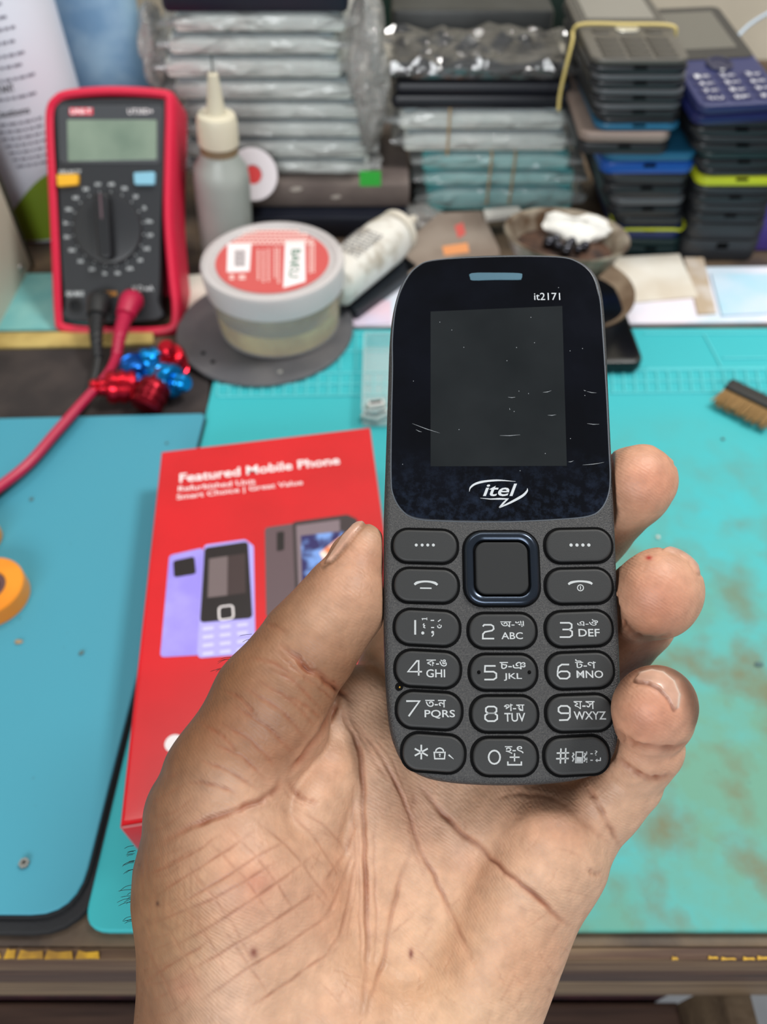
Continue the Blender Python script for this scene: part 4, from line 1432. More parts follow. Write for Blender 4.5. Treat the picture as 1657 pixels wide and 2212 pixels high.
# dial
dc = mf(232, 494); dr = .0205
DM = Matrix.Translation((dc[0], dc[1], -.0012))
m_dial = mat('dial_black', (46, 47, 50), .35)
dial = MB().lathe([(dr + .001, 0), (dr + .001, .001), (dr, .0024), (dr - .002, .0028), (0, .0028)], 40).build('dial', m_dial, METER, M=DM)
MB().prism(rrect(.0085, dr * 1.9, .003, 5), .0026, .0105, .0014).build('knob', mat('knob_black', (34, 35, 38), .35), dial)
MB().prism([(-.0007, .004), (.0007, .004), (.0007, dr * .9), (-.0007, dr * .9)], .0105, .0107).build('pointer', m_grey, dial)
mb = MB()
rr = random.Random(2)
marks = ['600', '200', '20', '2', '200m', 'OFF', 'hFE', '2M', '200k', '20k', '2k', '200', '10A', '200m', '20m', '2m', '200u', '600', '200', 'NCV']
for k in range(20):
    a = 2 * math.pi * k / 20 + .15
    rx, ry = .0262, .0268
    x, y = dc[0] + rx * math.sin(a), dc[1] + ry * math.cos(a)
    w_ = .0018 + .0006 * len(marks[k])
    text_fit(mb, marks[k], (x - w_ / 2, y - .001, x + w_ / 2, y + .001), -.0011, bold=.02)
    x2, y2 = dc[0] + (dr + .0022) * math.sin(a), dc[1] + (dr + .0022) * math.cos(a)
    mb.ribbon([(dc[0] + (dr + .0013) * math.sin(a), dc[1] + (dr + .0013) * math.cos(a)), (x2, y2)], .0005, -.0011)
a = mf(126, 374); b = mf(174, 366); text_fit(mb, 'SELECT', (a[0], a[1], b[0], b[1]), -.0011, bold=.02)
a = mf(142, 640); b = mf(180, 628); text_fit(mb, '10A MAX', (a[0], a[1], b[0], b[1]), -.0011, bold=.02)
a = mf(285, 628); b = mf(330, 616); text_fit(mb, 'V Ω mA', (a[0], a[1], b[0], b[1]), -.0011, bold=.02)
mb.build('scale_markings', mat('grey_white_print', (200, 204, 206), .5), METER)
mb = MB(); a = mf(222, 640); b = mf(250, 628); text_fit(mb, 'COM', (a[0], a[1], b[0], b[1]), -.0011, bold=.02)
mb.build('warning_marking', mat('amber_print', (206, 140, 60), .5), METER)
for u in (162, 226, 292):
    c_ = mf(u, 660)
    MB().lathe([(.0045, 0), (.0045, .0012), (.003, .0012), (.003, -.0001), (0, -.0001)], 20).build('jack', mat('jack_black', (18, 18, 20), .4), METER, M=Matrix.Translation((c_[0], c_[1], -.0012)))


def lead(name, jack_px, out_px, cable, m, label, rad=.0019):
    base = MM_M @ Vector((*mf(*jack_px), .000))
    e = empty(name, base, label=label, cat='test lead')
    w1 = MM_M.to_3x3() @ Vector((0, 0, 1))
    # plug: straight out of the jack, then the strain relief bends downward
    p0 = base + w1 * .0008
    p1 = base + w1 * .011
    q = T(out_px[0], out_px[1], .0075)
    mb = MB()
    pth = smooth_open([p0, base + w1 * .006, p1, p1 * .72 + q * .28 + w1 * .003], 4)
    rad_ = list(np.interp(np.linspace(0, 1, len(pth)), [0, .2, .5, .8, 1], [.0046, .0060, .0072, .0066, .0056]))
    onto(mb.tube(pth, rad_, 14), 'plug', m, e)
    s0 = pth[-1]
    mb = MB()
    pts = smooth_open([s0, s0 * .5 + q * .5 + w1 * .002, q], 8)
    rd_ = [(.0050 - .0018 * i / len(pts)) * (1.0 if i % 2 else .84) for i in range(len(pts))]
    onto(mb.tube(pts, rd_, 12), 'strain_relief', m, e)
    mb = MB()
    pts = smooth_open([q] + [T(u, v, z) for u, v, z in cable], 8)
    onto(mb.tube(pts, rad, 10), 'cable', m, e)
    return e


lead('test_lead', (226, 656), (212, 772), [(206, 806, .004), (196, 834, .0015), (182, 860, .002), (150, 905, .0065), (90, 975, .0062), (40, 1022, .0062), (-40, 1095, .0062), (-120, 1160, .0062)],
     mat('black_lead', (30, 31, 33), .5), 'black test lead plugged into the multimeter, running under the red one', .0022)
lead('test_lead', (294, 656), (252, 768), [(238, 800, .009), (218, 826, .0105), (175, 873, .0113), (120, 935, .0113), (60, 1003, .0113), (-10, 1058, .0113), (-110, 1130, .0113)],
     mat('red_lead', (178, 26, 66), .4), 'crimson red test lead plugged into the multimeter, running to the left edge', .0027)

# ------------------------------------------------------------------ spray can, bottle, box behind the meter
CANC, CANR = (-.254, .555), .045
CAN = empty('spray_can', (*CANC, -.004), label='white printed spray can with a green base stripe, behind the multimeter', cat='spray can')
MB().lathe([(CANR - .002, 0), (CANR, .002), (CANR, .26), (CANR - .008, .275), (0, .275)], 48).build('can_body', mat('white_can', (222, 226, 238), .35), CAN)


def can_pt(a, z, r=CANR + .0002):
    return (r * math.sin(a), -r * math.cos(a), z)


mb = MB()
def can_text(s, z, a0, a1, h, bold=0.0):
    text_fit(mb, s, (a0, z, a1, z + h), bold=bold, warp=lambda x, y: can_pt(x, y))
can_text('IMPORTANT', .103, .02, .50, .0045, .02)
can_text('Cautions', .089, .10, .60, .0042, .02)
mb.build('bold_print', mat('dark_grey_ink', (52, 52, 60), .5), CAN)
mb = MB()
rr = random.Random(9)
for k, z in enumerate((.156, .149, .142, .136, .129, .122, .116, .109, .0985, .0835, .079, .0745, .070, .0655, .061, .0565)):
    a = -.08 + .016 * k
    while a < .72:
        w_ = rr.uniform(.04, .12)
        z2 = z + .0016
        mb.add([can_pt(a, z), can_pt(a + w_ / 2, z), can_pt(a + w_, z), can_pt(a + w_, z2), can_pt(a + w_ / 2, z2), can_pt(a, z2)], [(0, 1, 4, 5), (1, 2, 3, 4)])
        a += w_ + .025
mb.build('small_print', mat('grey_ink', (130, 130, 146), .5), CAN)
mb = MB()
av = np.linspace(-.9, 1.4, 24)
zz = [(.028 + .022 * math.sin((a + .1) * 2.0)) for a in av]
v_ = [can_pt(a, .003) for a in av] + [can_pt(a, max(.006, z)) for a, z in zip(av, zz)]
mb.add(v_, [(i, i + 1, 24 + i + 1, 24 + i) for i in range(23)])
mb.build('green_stripe', mat('lime_print', (132, 160, 44), .4), CAN)

m_blue = mat('hazy_blue_pack', (156, 190, 214), .4, col2=(120, 160, 194), nscale=30, lo=.4, hi=.6)
BP = empty('refill_pouch', (-.203, .615, -.004), label='hazy blue upright pouch behind the multimeter, right of the white can', cat='pouch')
mb = MB()
rings = []
for z, w_, d_ in ((0, .058, .03), (.01, .062, .036), (.09, .062, .034), (.17, .06, .016), (.215, .06, .004), (.23, .06, .002)):
    rings.append([(x, y, z) for x, y in rrect(w_, d_, min(w_, d_) * .45, 6)])
mb.loft(rings).build('pouch', m_blue, BP)
MB().box(-.031, .031, -.0025, .0025, .222, .234, .0005).build('seal', mat('pale_blue_seal', (170, 196, 214), .4), BP)

PSU = empty('power_supply', (-.30, .4, -.004), label='off white metal case at the left edge beside the spray can', cat='power supply')
onto(MB().box(-.46, -.2465, .30, .478, -.003, .16, .002), 'case', mat('off_white_metal', (206, 204, 186), .45), PSU)
onto(MB().box(-.4600, -.2458, .4785, .482, -.0035, .16, .0006), 'back_panel', mat('dark_edge', (56, 58, 48), .5), PSU)
mb = MB(); mb.sphere((0, 0, 0), .0022, 12, 8)
onto(mb, 'screw', mat('steel', (170, 170, 165), .3, metal=.9), PSU).matrix_basis = PSU.matrix_world.inverted() @ Matrix.Translation((-.2463, .462, .0075))

# plastic bottle with a needle cap
bc = T(476, 585, 0)
BOT = empty('needle_bottle', (bc.x + .003, bc.y + .017, -.004), label='cloudy white plastic bottle with a needle cap, right of the multimeter', cat='bottle', rot=(0, R(4.5), 0))
m_cloudy = mat('cloudy_plastic', (176, 182, 176), .35, trans=0.15, sss=.0, col2=(150, 158, 154), nscale=18)
MB().lathe([(.0155, 0.00000), (.0178, 0.00180), (.018, 0.01800), (.018, 0.06120), (.0168, 0.06930), (.0125, 0.07560), (.0118, 0.07920), (0, 0.07920)], 36).build('bottle_body', m_cloudy, BOT)
MB().lathe([(.0116, 0.07740), (.0119, 0.07758), (.0119, 0.08325), (.0116, 0.08415)], 28).build('neck_ring', mat('brown_neck', (128, 108, 82), .5), BOT)
MB().lathe([(.0112, 0.08325), (.0126, 0.08415), (.0124, 0.09810), (.0112, 0.10125), (.0060, 0.10215), (.0052, 0.10620), (.0042, 0.11520), (.0030, 0.12420), (0, 0.12465)], 32).build('cap', mat('ivory_plastic', (214, 206, 184), .45), BOT)
MB().lathe([(.00055, 0.12330), (.00055, 0.13500), (0, 0.13518)], 10).build('needle', mat('steel_dark', (120, 120, 118), .3, metal=.9), BOT)

# white spool with a red middle
sc_ = Y(546, 378, bc.y + .055)
SP = empty('solder_wick_spool', sc_, label='small white spool with a red middle, peeking out behind the cloudy bottle', cat='spool',
           M=Matrix.Translation(sc_) @ Euler((R(62), 0, R(12))).to_matrix().to_4x4())
MB().lathe([(0.0, -.004), (.0165, -.004), (.0172, -.003), (.0172, .003), (.0165, .004), (.0065, .004), (.006, .003), (0, .003)], 36).build('spool_body', mat('spool_white', (226, 218, 222), .45), SP)
MB().lathe([(0, .0031), (.0058, .0031), (.0058, .0036), (0, .0036)], 24).build('hub', mat('spool_red', (222, 62, 62), .5), SP)

# ------------------------------------------------------------------ paste tub on the round plate
PC = (-.0747, .402)
PLATE = empty('round_plate', (*PC, 0.0), label='grey round metal plate with small holes under the paste tub', cat='plate')
mb = MB(); mb.lathe([(0, .0004), (.0535, .0004), (.0557, .0012), (.0557, .0026), (.055, .0033), (0, .0033)], 64)
PB_ = mb.build('disc', mat('dark_grey_metal', (88, 88, 92), .5, col2=(104, 102, 104), nscale=40, metal=.0), PLATE)
def plate_spot(u, v, r, m, name):
    p = T(u, v, .0034)
    MB().lathe([(0, .00335), (r, .00335), (r, .0036), (0, .0036)], 14).build(name, m, PLATE, M=Matrix.Translation((p.x - PC[0], p.y - PC[1], 0)))
plate_spot(439, 763, .0014, m_well, 'hole'); plate_spot(460, 782, .0014, m_well, 'hole'); plate_spot(605, 803, .0014, mat('bright_rivet', (200, 200, 198), .3, metal=.6), 'rivet')
TC = (-.0655, .4055)
TUB = empty('paste_tub', (*TC, .0034), label='clear round paste tub with a red and white lid label, on the grey plate', cat='tub')
m_tub = mat('clear_tub', (226, 226, 226), .22, alpha=.2)
m_lid = mat('frosted_lid', (226, 220, 220), .3, alpha=.6)
MB().lathe([(.036, .0004), (.0380, .002), (.0400, .034), (.0402, .036), (.0392, .036), (.0372, .003), (0, .0025), (0, .0005), (.0359, .0004)], 56).build('tub_body', m_tub, TUB)
MB().lathe([(0, .0028), (.0368, .0029), (.0374, .008), (.0378, .0165), (.034, .0130), (.02, .0105), (0, .0112)], 48).build('paste', mat('amber_paste', (206, 182, 96), .4, col2=(176, 142, 50), nscale=60), TUB)
MB().lathe([(.0405, .030), (.0418, .031), (.0426, .0435), (.0418, .0455), (.0385, .0462), (.0365, .0452), (.036, .0442), (0, .0442), (0, .0428), (.0403, .0425), (.0406, .0305)], 56).build('lid', m_lid, TUB)
lab = MB().lathe([(0, .0443), (.0335, .0443), (.0335, .0447), (0, .0447)], 48).build('lid_label', mat('coral_label', (204, 88, 86), .35), TUB)
ZT = .0034 + .0448
def tb(u, v):
    p = T(u, v, ZT); return (p.x - TC[0], p.y - TC[1])
def tq(pts, name, m, z=.0448):
    return MB().poly([tb(*p) for p in pts], z).build(name, m, lab)
tq([(492, 526), (543, 524), (539, 586), (490, 588)], 'barcode_patch', m_white)
mb = MB()
for k in range(10):
    u = 507 + k * 2.4
    mb.poly([tb(u, 540), tb(u + 1.2, 540), tb(u + .6, 576), tb(u - .6, 576)], .0449)
mb.build('barcode', m_grey, lab)
tq([(616, 520), (659, 518), (660, 608), (612, 622)], 'brand_strip', m_white)
mb = MB()
a = Vector((*tb(640, 538), 0)); b = Vector((*tb(634, 600), 0)); d = (b - a)
text_fit(mb, 'BAKU', (0, -.003, d.length, .003), 0, bold=.02, M=frame((a.x, a.y, .0449), d.normalized(), Vector((-d.y, d.x, 0))))
mb.build('brand_lettering', mat('green_grey_print', (90, 130, 110), .4), lab)
mb = MB()
for k in range(5):
    v = 496 + k * 7
    hw = math.sqrt(max(0, 1 - ((v - 566) / 84.0) ** 2)) * 112
    u = 592 - hw + 8
    while u < 592 + hw - 10:
        mb.poly([tb(u, v), tb(u + 7, v), tb(u + 7, v + 4.5), tb(u, v + 4.5)], .0449); u += 10
for u0, v0, u1, v1 in ((556, 540, 560, 605), (567, 540, 571, 608), (578, 538, 582, 605), (592, 536, 596, 600), (600, 536, 604, 612), (668, 520, 673, 590), (676, 530, 680, 588), (496, 594, 506, 606), (516, 594, 530, 606)):
    vv = v0
    while vv < v1:
        mb.poly([tb(u0, vv), tb(u1, vv), tb(u1, vv + 4), tb(u0, vv + 4)], .0449); vv += 6
mb.build('small_print', mat('pale_pink_print', (246, 214, 208), .4), lab)

# glue bottle lying down on a dark slab
slab('tablet', rounded(plan([(720, 642), (868, 552), (905, 580), (770, 680)], .004), .002), -.001, .006, mat('tablet_black', (34, 38, 44), .3), None, label='thin dark tablet lying under the white glue bottle', cat='tablet')
ga, gb = T(742, 596, .022), T(850, 508, .022)
gx_ = (gb - ga)
GM = frame(ga, gx_, Vector((0, 0, 1)).cross(gx_))
GL = empty('glue_bottle', (0, 0, 0), M=GM, label='dirty white glue bottle with a nozzle, lying behind the paste tub', cat='bottle')
lg = gx_.length
AX = Matrix(((0, 0, 1, 0), (0, 1, 0, 0), (-1, 0, 0, 0), (0, 0, 0, 1)))
mb = MB()
rings = []
for z, w_, d_ in ((-.016, .024, .016), (-.011, .031, .028), (lg * .8, .032, .030), (lg * .97, .030, .028), (lg, .026, .020)):
    rings.append([(z, x, y) for x, y in rrect(w_, d_, min(w_, d_) * .45, 6)])
mb.loft(rings).build('bottle_body', mat('dirty_white_plastic', (226, 222, 214), .4, col2=(176, 164, 148), nscale=70, lo=.5, hi=.7), GL)
mb = MB()
rings = []
for z, w_ in ((lg, .0115), (lg + .001, .0150), (lg + .006, .0150), (lg + .007, .006), (lg + .010, .0045), (lg + .026, .0026), (lg + .0265, .001)):
    rings.append([(z, w_ * math.cos(2 * math.pi * k / 20), w_ * math.sin(2 * math.pi * k / 20)) for k in range(20)])
mb.loft(rings).build('nozzle', mat('ivory_nozzle', (216, 208, 194), .4), GL)
mb = MB()
rr = random.Random(4)
for k in range(9):
    x = .004 + k * .0034
    y0 = -.009
    while y0 < .008:
        w_ = rr.uniform(.001, .004)
        mb.add([(x, y0, .0151), (x + .0014, y0, .0151), (x + .0014, min(y0 + w_, .009), .0151), (x, min(y0 + w_, .009), .0151)], [(0, 1, 2, 3)])
        y0 += w_ + .0011
mb.build('small_print', mat('grey_text_print', (120, 120, 124), .5), GL)

# ------------------------------------------------------------------ metal knobs on the dark pad
def knob(px, z, rot, m, label, s=1.0):
    p = T(px[0], px[1], z)
    e = empty('metal_fitting', p, label=label, cat='metal fitting', group='anodised metal fittings by the test lead',
              M=Matrix.Translation(p) @ Euler(rot).to_matrix().to_4x4() @ Matrix.Scale(s * 1.65, 4))
    MB().lathe([(0, -.0068), (.0048, -.0068), (.0056, -.006), (.0058, -.0045), (.0052, -.0042), (.0052, -.0032), (.0058, -.003), (.0058, -.0014), (.0053, -.001), (.0053, 0.0), (.0058, .0003), (.0057, .0022), (.0048, .0034), (.0032, .0038), (0, .0038)], 28).build('cap_body', m, e)
    MB().lathe([(0, .0036), (.003, .0036), (.003, .0056), (.0025, .0062), (.0031, .0066), (.0031, .0078), (.0022, .0088), (0, .0088)], 20).build('stem', m, e)
    return e
m_rk = mat('red_anodised', (196, 30, 48), .22, metal=.85)
m_dk = mat('dark_red_anodised', (128, 14, 30), .28, metal=.8)
m_bk = mat('blue_anodised', (20, 130, 200), .22, metal=.85)
m_bk2 = mat('deep_blue_anodised', (22, 92, 176), .25, metal=.85)
zk = .0084
knob((252, 836), zk, (R(80), 0, R(-75)), m_rk, 'bright red metal fitting under the crimson lead', 1.0)
knob((330, 846), zk, (R(70), 0, R(160)), m_dk, 'dark red metal fitting lowest in the cluster')
knob((364, 822), zk, (R(75), 0, R(60)), m_bk, 'bright cyan blue metal fitting right of the dark red fitting', 1.05)
knob((370, 776), zk, (R(15), 0, 0), m_rk, 'red metal fitting topmost right, beside the grey plate', .95)
knob((322, 782), zk, (R(80), 0, R(-60)), m_bk, 'light blue metal fitting topmost in the cluster', .9)
knob((292, 806), zk, (R(85), 0, R(20)), m_bk2, 'deep blue metal fitting behind the dark red fitting', .9)

# orange spools at the left edge of the left mat
def ringthing(px, r, label, s):
    p = T(px[0], px[1], .004)
    e = empty('tape_roll', p, label=label, cat='tape roll')
    MB().lathe([(r * .52, 0), (r * .97, 0), (r, .0006), (r, .009), (r * .97, .0096), (r * .55, .0096), (r * .52, .0092), (r * .52, 0)], 48).build('tape', mat('amber_tape', (236, 150, 44), .3, col2=(226, 130, 36), nscale=25), e)
    MB().lathe([(r * .36, .0003), (r * .515, .0003), (r * .515, .0088), (r * .36, .0088), (r * .36, .0003)], 40).build('core', mat('brown_core', (96, 66, 66), .5), e)
    return e
ringthing((-14, 1292), .0165, 'orange tape roll cut by the left edge, lower of the two', 1)
ringthing((-42, 1168), .0105, 'smaller orange tape roll at the left edge, above the larger one', 1)
# ------------------------------------------------------------------ stacks at the back of the bench
def dims(uL, uR, vT, vB, y):
    vm = (vT + vB) / 2
    a, b = Y(uL, vm, y), Y(uR, vm, y)
    uc = (uL + uR) / 2
    return a.x, b.x, Y(uc, vB, y).z, Y(uc, vT, y).z


m_panel = mat('milky_panel', (240, 244, 238), .3, col2=(226, 234, 228), nscale=25)
m_film = film('clear_wrap', (250, 252, 252), a=.22, bump=.25, rough=.08, bscale=80)
m_film2 = film('grey_wrap', (240, 238, 234), a=.30, bscale=70, bump=.8, rough=.08)
m_gap = mat('grey_gap_shade', (150, 162, 166), .5)  # grey tone of the shaded gap between panels, put into the colour
NR = np.random.default_rng(4)


def wrap_mesh(x0, x1, y0, y1, z0, z1, amp=.0007, n=16, flare=.006, ragged=.0):
    """a crinkled clear bag around a slab: creased facets, its ends pinched and sticking out"""
    mb = MB()
    rings = []
    cy, cz = (y0 + y1) / 2, (z0 + z1) / 2
    hw, hh = (y1 - y0) / 2 + .001, (z1 - z0) / 2 - .0002
    for i in range(n + 1):
        t = i / n
        x = x0 - flare + (x1 - x0 + 2 * flare) * t
        e = min(1, min(t, 1 - t) * n / 3.0)
        h_ = hh * (.25 + .75 * e)
        prof = [(-hw, -h_ * .6), (-hw - .0004, 0), (-hw, h_ * .6), (-hw * .94, h_)] + [(-hw * .94 + 1.88 * hw * q / 8, h_) for q in range(1, 8)] + [(hw * .94, h_), (hw, h_ * .6), (hw, -h_ * .6), (hw * .9, -h_), (-hw * .9, -h_)]
        ring = []
        for k_, (yy, zz) in enumerate(prof):
            dy, dz = 0, 0
            if k_ < 3: dy = -abs(NR.normal()) * amp
            elif k_ < 12: dz = NR.normal() * ragged + (ragged * 1.2 if ragged else 0)
            ring.append((x + (NR.random() - .5) * .004, cy + yy + dy, cz + zz * (1 - .1 * NR.random()) + dz))
        rings.append([ring[j] for j in range(len(ring) - 1, -1, -1)])
    mb.loft(rings)
    tri = []
    for q in mb.f:
        if len(q) == 4:
            if NR.random() < .5: tri += [(q[0], q[1], q[2]), (q[0], q[2], q[3])]
            else: tri += [(q[0], q[1], q[3]), (q[1], q[2], q[3])]
        else: tri.append(q)
    mb.f = tri
    return mb


def bagged(uL, uR, vT, vB, y, depth, label, cat, group, m=None, name='display_panel', bag=True, mbag=None, z=None, tint=None, ragged=0.0):
    x0, x1, z0, z1 = dims(uL, uR, vT, vB, y)
    if z is not None: z0, z1 = z
    e = empty(name, ((x0 + x1) / 2, y + depth / 2, z0), label=label, cat=cat, group=group)
    cx, cy = (x0 + x1) / 2, y + depth / 2
    w_, h = x1 - x0, z1 - z0
    mb = MB()
    mb.box(-w_ / 2 + .003, w_ / 2 - .003, -depth / 2, depth / 2, .0008, h * .80, min(.0022, h * .3), .004)
    mb.build('panel', m or m_panel, e)
    mb = MB(); mb.box(-w_ / 2 + .006, w_ / 2 - .006, -depth / 2 + .002, depth / 2 - .002, h * .80, h * .98, .0004, .003)
    mb.build('gap_shade_layer', tint or m_gap, e)  # solid layer in the gap above the panel, gap shade put into its colour
    if bag:
        wrap_mesh(-w_ / 2 + .001, w_ / 2 - .001, -depth / 2, depth / 2, .0002, h, ragged=ragged).build('bag', mbag or m_film, e, smooth=0)
    return e, z1


YW = .545
# grey carton and the dark slab under the white stack
x0, x1, z0, z1 = dims(500, 884, 398, 470, .532)
CT = empty('carton', ((x0 + x1) / 2, .58, .012), label='flat grey brown carton under the stack of white bagged panels', cat='carton')
onto(MB().box(x0, x1, .532, .64, .0125, z1, .002), 'carton_body', mat('grey_brown_card', (120, 108, 102), .7, col2=(104, 92, 88), nscale=30), CT)
ZC = z1
p = Y(640, 410, .5318)
mb = MB()
for uu, vv, s_ in ((640, 408, .005), (726, 425, .0042)):
    q = Y(uu, vv, .5318)
    mb.add([(q.x + s_ * a, .5317, q.z + s_ * .45 * b) for a, b in ((-1, -.3), (-.4, -.9), (.5, -.6), (1, .1), (.4, .8), (-.5, .5))], [(0, 1, 2, 3, 4, 5)])
onto(mb, 'torn_patch', mat('torn_paper', (196, 186, 176), .8), CT)
x0s = Y(540, 480, .518).x
o = MB().box(x0s, Y(880, 480, .518).x, .518, .635, -.004, .0122, .002).build('tablet', mat('navy_black', (24, 28, 40), .35), None, origin=(.0, .57, -.004))
tag(o, 'black tablet lying under the grey brown carton', 'tablet')

rows = [(560, 806, 345, 384), (430, 800, 300, 341), (404, 800, 260, 297), (384, 790, 219, 257), (366, 772, 172, 215), (345, 748, 122, 168), (352, 742, 74, 118), (362, 757, 24, 70)]
names = ['lowest white panel of the tall bagged stack, on the grey carton', 'second white panel from the bottom of the tall bagged stack', 'third white panel from the bottom of the tall bagged stack',
         'fourth white panel from the bottom of the tall bagged stack', 'fourth white panel from the top of the tall bagged stack', 'third white panel from the top of the tall bagged stack',
         'second white panel from the top of the tall bagged stack', 'topmost white panel of the tall bagged stack, under the navy box']
zb = ZC
for (uL, uR, vT, vB), nm in zip(rows, names):
    x0, x1, z0, z1 = dims(uL if uL > 390 else uL, uR, vT, vB, YW)
    if uL > 390: uL = 392
    _, z1n = bagged(uL, uR, vT, vB, YW, .068, nm, 'display panel', 'white bagged panels in the tall stack', z=(zb + .0001, z1))
    zb = z1
x0, x1, z0, z1 = dims(345, 752, -40, 22, YW - .004)
NB = empty('navy_box', ((x0 + x1) / 2, .58, zb), label='navy black box on top of the tall stack of white panels', cat='box')
MB().box(-(x1 - x0) / 2, (x1 - x0) / 2, -.04, .04, .0002, .022, .003, .004).build('box_body', mat('navy_card', (22, 26, 42), .4), NB)
MB().box(-(x1 - x0) / 2 - .0004, (x1 - x0) / 2 + .0004, -.0404, .0404, .012, .0224, .003, .004).build('lid', mat('navy_lid', (28, 32, 50), .4), NB)
# green note stuck on the carton
q = Y(800, 388, .529)
o = MB().box(q.x - .0075, q.x + .0075, .5285, .5292, q.z - .0045, q.z + .006, 0).build('sticky_note', mat('green_paper', (62, 196, 74), .6), None, origin=q)
tag(o, 'bright green sticky note on the corner of the grey carton', 'note')


def crumple(name, px, y, w_, h, d, label, seed, m):
    g = np.random.default_rng(seed)
    c_ = Y(px[0], px[1], y)
    n, k = 18, 22
    ph_ = g.random((6, 3)) * 6.28
    v = []
    for i in range(k + 1):
        for j in range(n):
            th, fi = 2 * math.pi * j / n, math.pi * i / k
            r_ = 1 + .16 * math.sin(3 * th + ph_[0, 0] + 4 * fi) + .12 * math.sin(5 * th - 6 * fi + ph_[1, 0]) + .10 * (g.random() - .5)
            v.append((w_ * r_ * math.sin(fi) * math.cos(th), d * r_ * math.sin(fi) * math.sin(th), -h * math.cos(fi) * (1 + .05 * (g.random() - .5))))
    f = [(i * n + j, i * n + (j + 1) % n, (i + 1) * n + (j + 1) % n, (i + 1) * n + j) for i in range(k) for j in range(n)]
    mb = MB(); mb.add(v, f)
    o = mb.build(name, m, None, smooth=50)
    o.location = c_
    tag(o, label, 'plastic bag')
    return o


crumple('plastic_bag', (796, 150), .548, .012, .052, .02, 'crumpled clear plastic bag hanging beside the right end of the white stack', 1, m_film2)
crumple('plastic_bag', (338, 115), .565, .008, .030, .022, 'crumpled clear bag end at the left of the tall white stack', 2, m_film2)
crumple('plastic_bag', (905, 470), .545, .016, .008, .016, 'small clear bag in front of the teal panels', 3, m_film2)

# middle stack
YM = .556
m_teal_p = mat('teal_panel', (118, 206, 206), .25, col2=(156, 222, 220), nscale=22)
m_tealgap = mat('teal_gap_shade', (84, 160, 166), .4)  # teal tone painted for the shaded gaps between the teal panels
zb = -.004
mids = [(912, 1250, 404, 436, m_teal_p, m_tealgap, 'lowest teal bagged panel of the middle stack', 'teal'), (906, 1252, 370, 402, m_teal_p, m_tealgap, 'middle one of the three teal bagged panels', 'teal'),
        (902, 1242, 330, 367, m_teal_p, m_tealgap, 'topmost teal bagged panel, under the white ones', 'teal'),
        (862, 1236, 283, 328, m_panel, m_gap, 'lower white bagged panel on the teal ones', 'white'), (852, 1232, 236, 281, m_panel, m_gap, 'upper white bagged panel under the thick black panel', 'white')]
for (uL, uR, vT, vB, mm_, tg_, nm, g_) in mids:
    x0, x1, z0, z1 = dims(uL, uR, vT, vB, YM)
    bagged(uL, uR, vT, vB, YM, .066, nm, 'display panel', None, m=mm_, tint=tg_, z=(zb + .0001, z1))
    zb = z1
x0, x1, z0, z1 = dims(846, 1240, 180, 234, YM - .002)
e = empty('display_panel', ((x0 + x1) / 2, YM + .034, zb + .0001), label='thick black panel without a bag in the middle stack', cat='display panel')
MB().box(-(x1 - x0) / 2, (x1 - x0) / 2, -.036, .036, 0, (z1 - zb) * .55, .0035, .004).build('panel', mat('black_navy_panel', (26, 28, 36), .35), e)
MB().box(-(x1 - x0) / 2 + .002, (x1 - x0) / 2 - .002, -.035, .035, (z1 - zb) * .55, (z1 - zb) * .99, .0035, .004).build('cover', mat('black_navy_cover', (38, 40, 48), .4), e)
zb = z1
x0, x1, z0, z1 = dims(838, 1240, 128, 180, YM)
e, _ = bagged(838, 1240, 128, 178, YM, .062, 'black panel in shiny crinkled clear plastic, top of the middle stack', 'display panel', None, m=mat('black_panel', (34, 35, 38), .3), tint=mat('black_panel_top', (52, 53, 56), .3),
              z=(zb + .0001, zb + .011), ragged=.0026, mbag=film('shiny_wrap', (240, 240, 240), a=.04, rough=.10, bscale=45, bump=.3, ior=2.1))


def band(name, u, y0, y1, z0, z1, m, label, yfront=None):
    x = Y(u, 300, y0).x
    o = .0009
    pts = [(x, y0 - o, z0 - o * .2), (x, y0 - o, z1 + o), (x + .001, y1 + o, z1 + o), (x + .001, y1 + o, z0 - o * .2)]
    q = []
    for i in range(4):
        a, b = Vector(pts[i]), Vector(pts[(i + 1) % 4])
        for t in (0, .33, .66): q.append(a * (1 - t) + b * t)
    mb = MB(); mb.tube(q, .0007, 6, closed=True)
    ob = mb.build(name, m, None, origin=tuple(pts[0]))
    return tag(ob, label, 'rubber band')


m_band = mat('tan_rubber', (188, 158, 112), .5)
zw0, zw1 = dims(852, 1232, 236, 328, YM)[2:]
zt0, zt1 = dims(852, 1232, 330, 436, YM)[2:]
band('rubber_band', 968, YM - .0035, YM + .068, zw0, zw1, m_band, 'tan rubber band around the two white panels of the middle stack')
band('rubber_band', 1066, YM - .0035, YM + .068, zt0 + .001, zt1, m_band, 'tan rubber band around the teal panels, left one')
band('rubber_band', 1118, YM - .0035, YM + .068, zt0 + .001, zt1, m_band, 'tan rubber band around the teal panels, right one')

# dark things behind
x0, x1, z0, z1 = dims(846, 1196, 22, 78, .66)
o = MB().box(x0, x1, .66, .74, -.004, z1, .003, .004).build('carton', mat('black_carton', (40, 42, 42), .4, col2=(56, 58, 58), nscale=20), None, origin=((x0 + x1) / 2, .7, -.004))
tag(o, 'black carton standing behind the middle stack', 'carton')
x0, x1, z0, z1 = dims(770, 1275, -120, 60, .765)
o = MB().box(x0, x1, .765, .84, -.004, z1, .003).build('crate', mat('dark_green_crate', (36, 62, 52), .5, col2=(26, 40, 36), nscale=10), None, origin=((x0 + x1) / 2, .8, -.004))
tag(o, 'dark green crate behind the black carton at the top of the photo', 'crate')


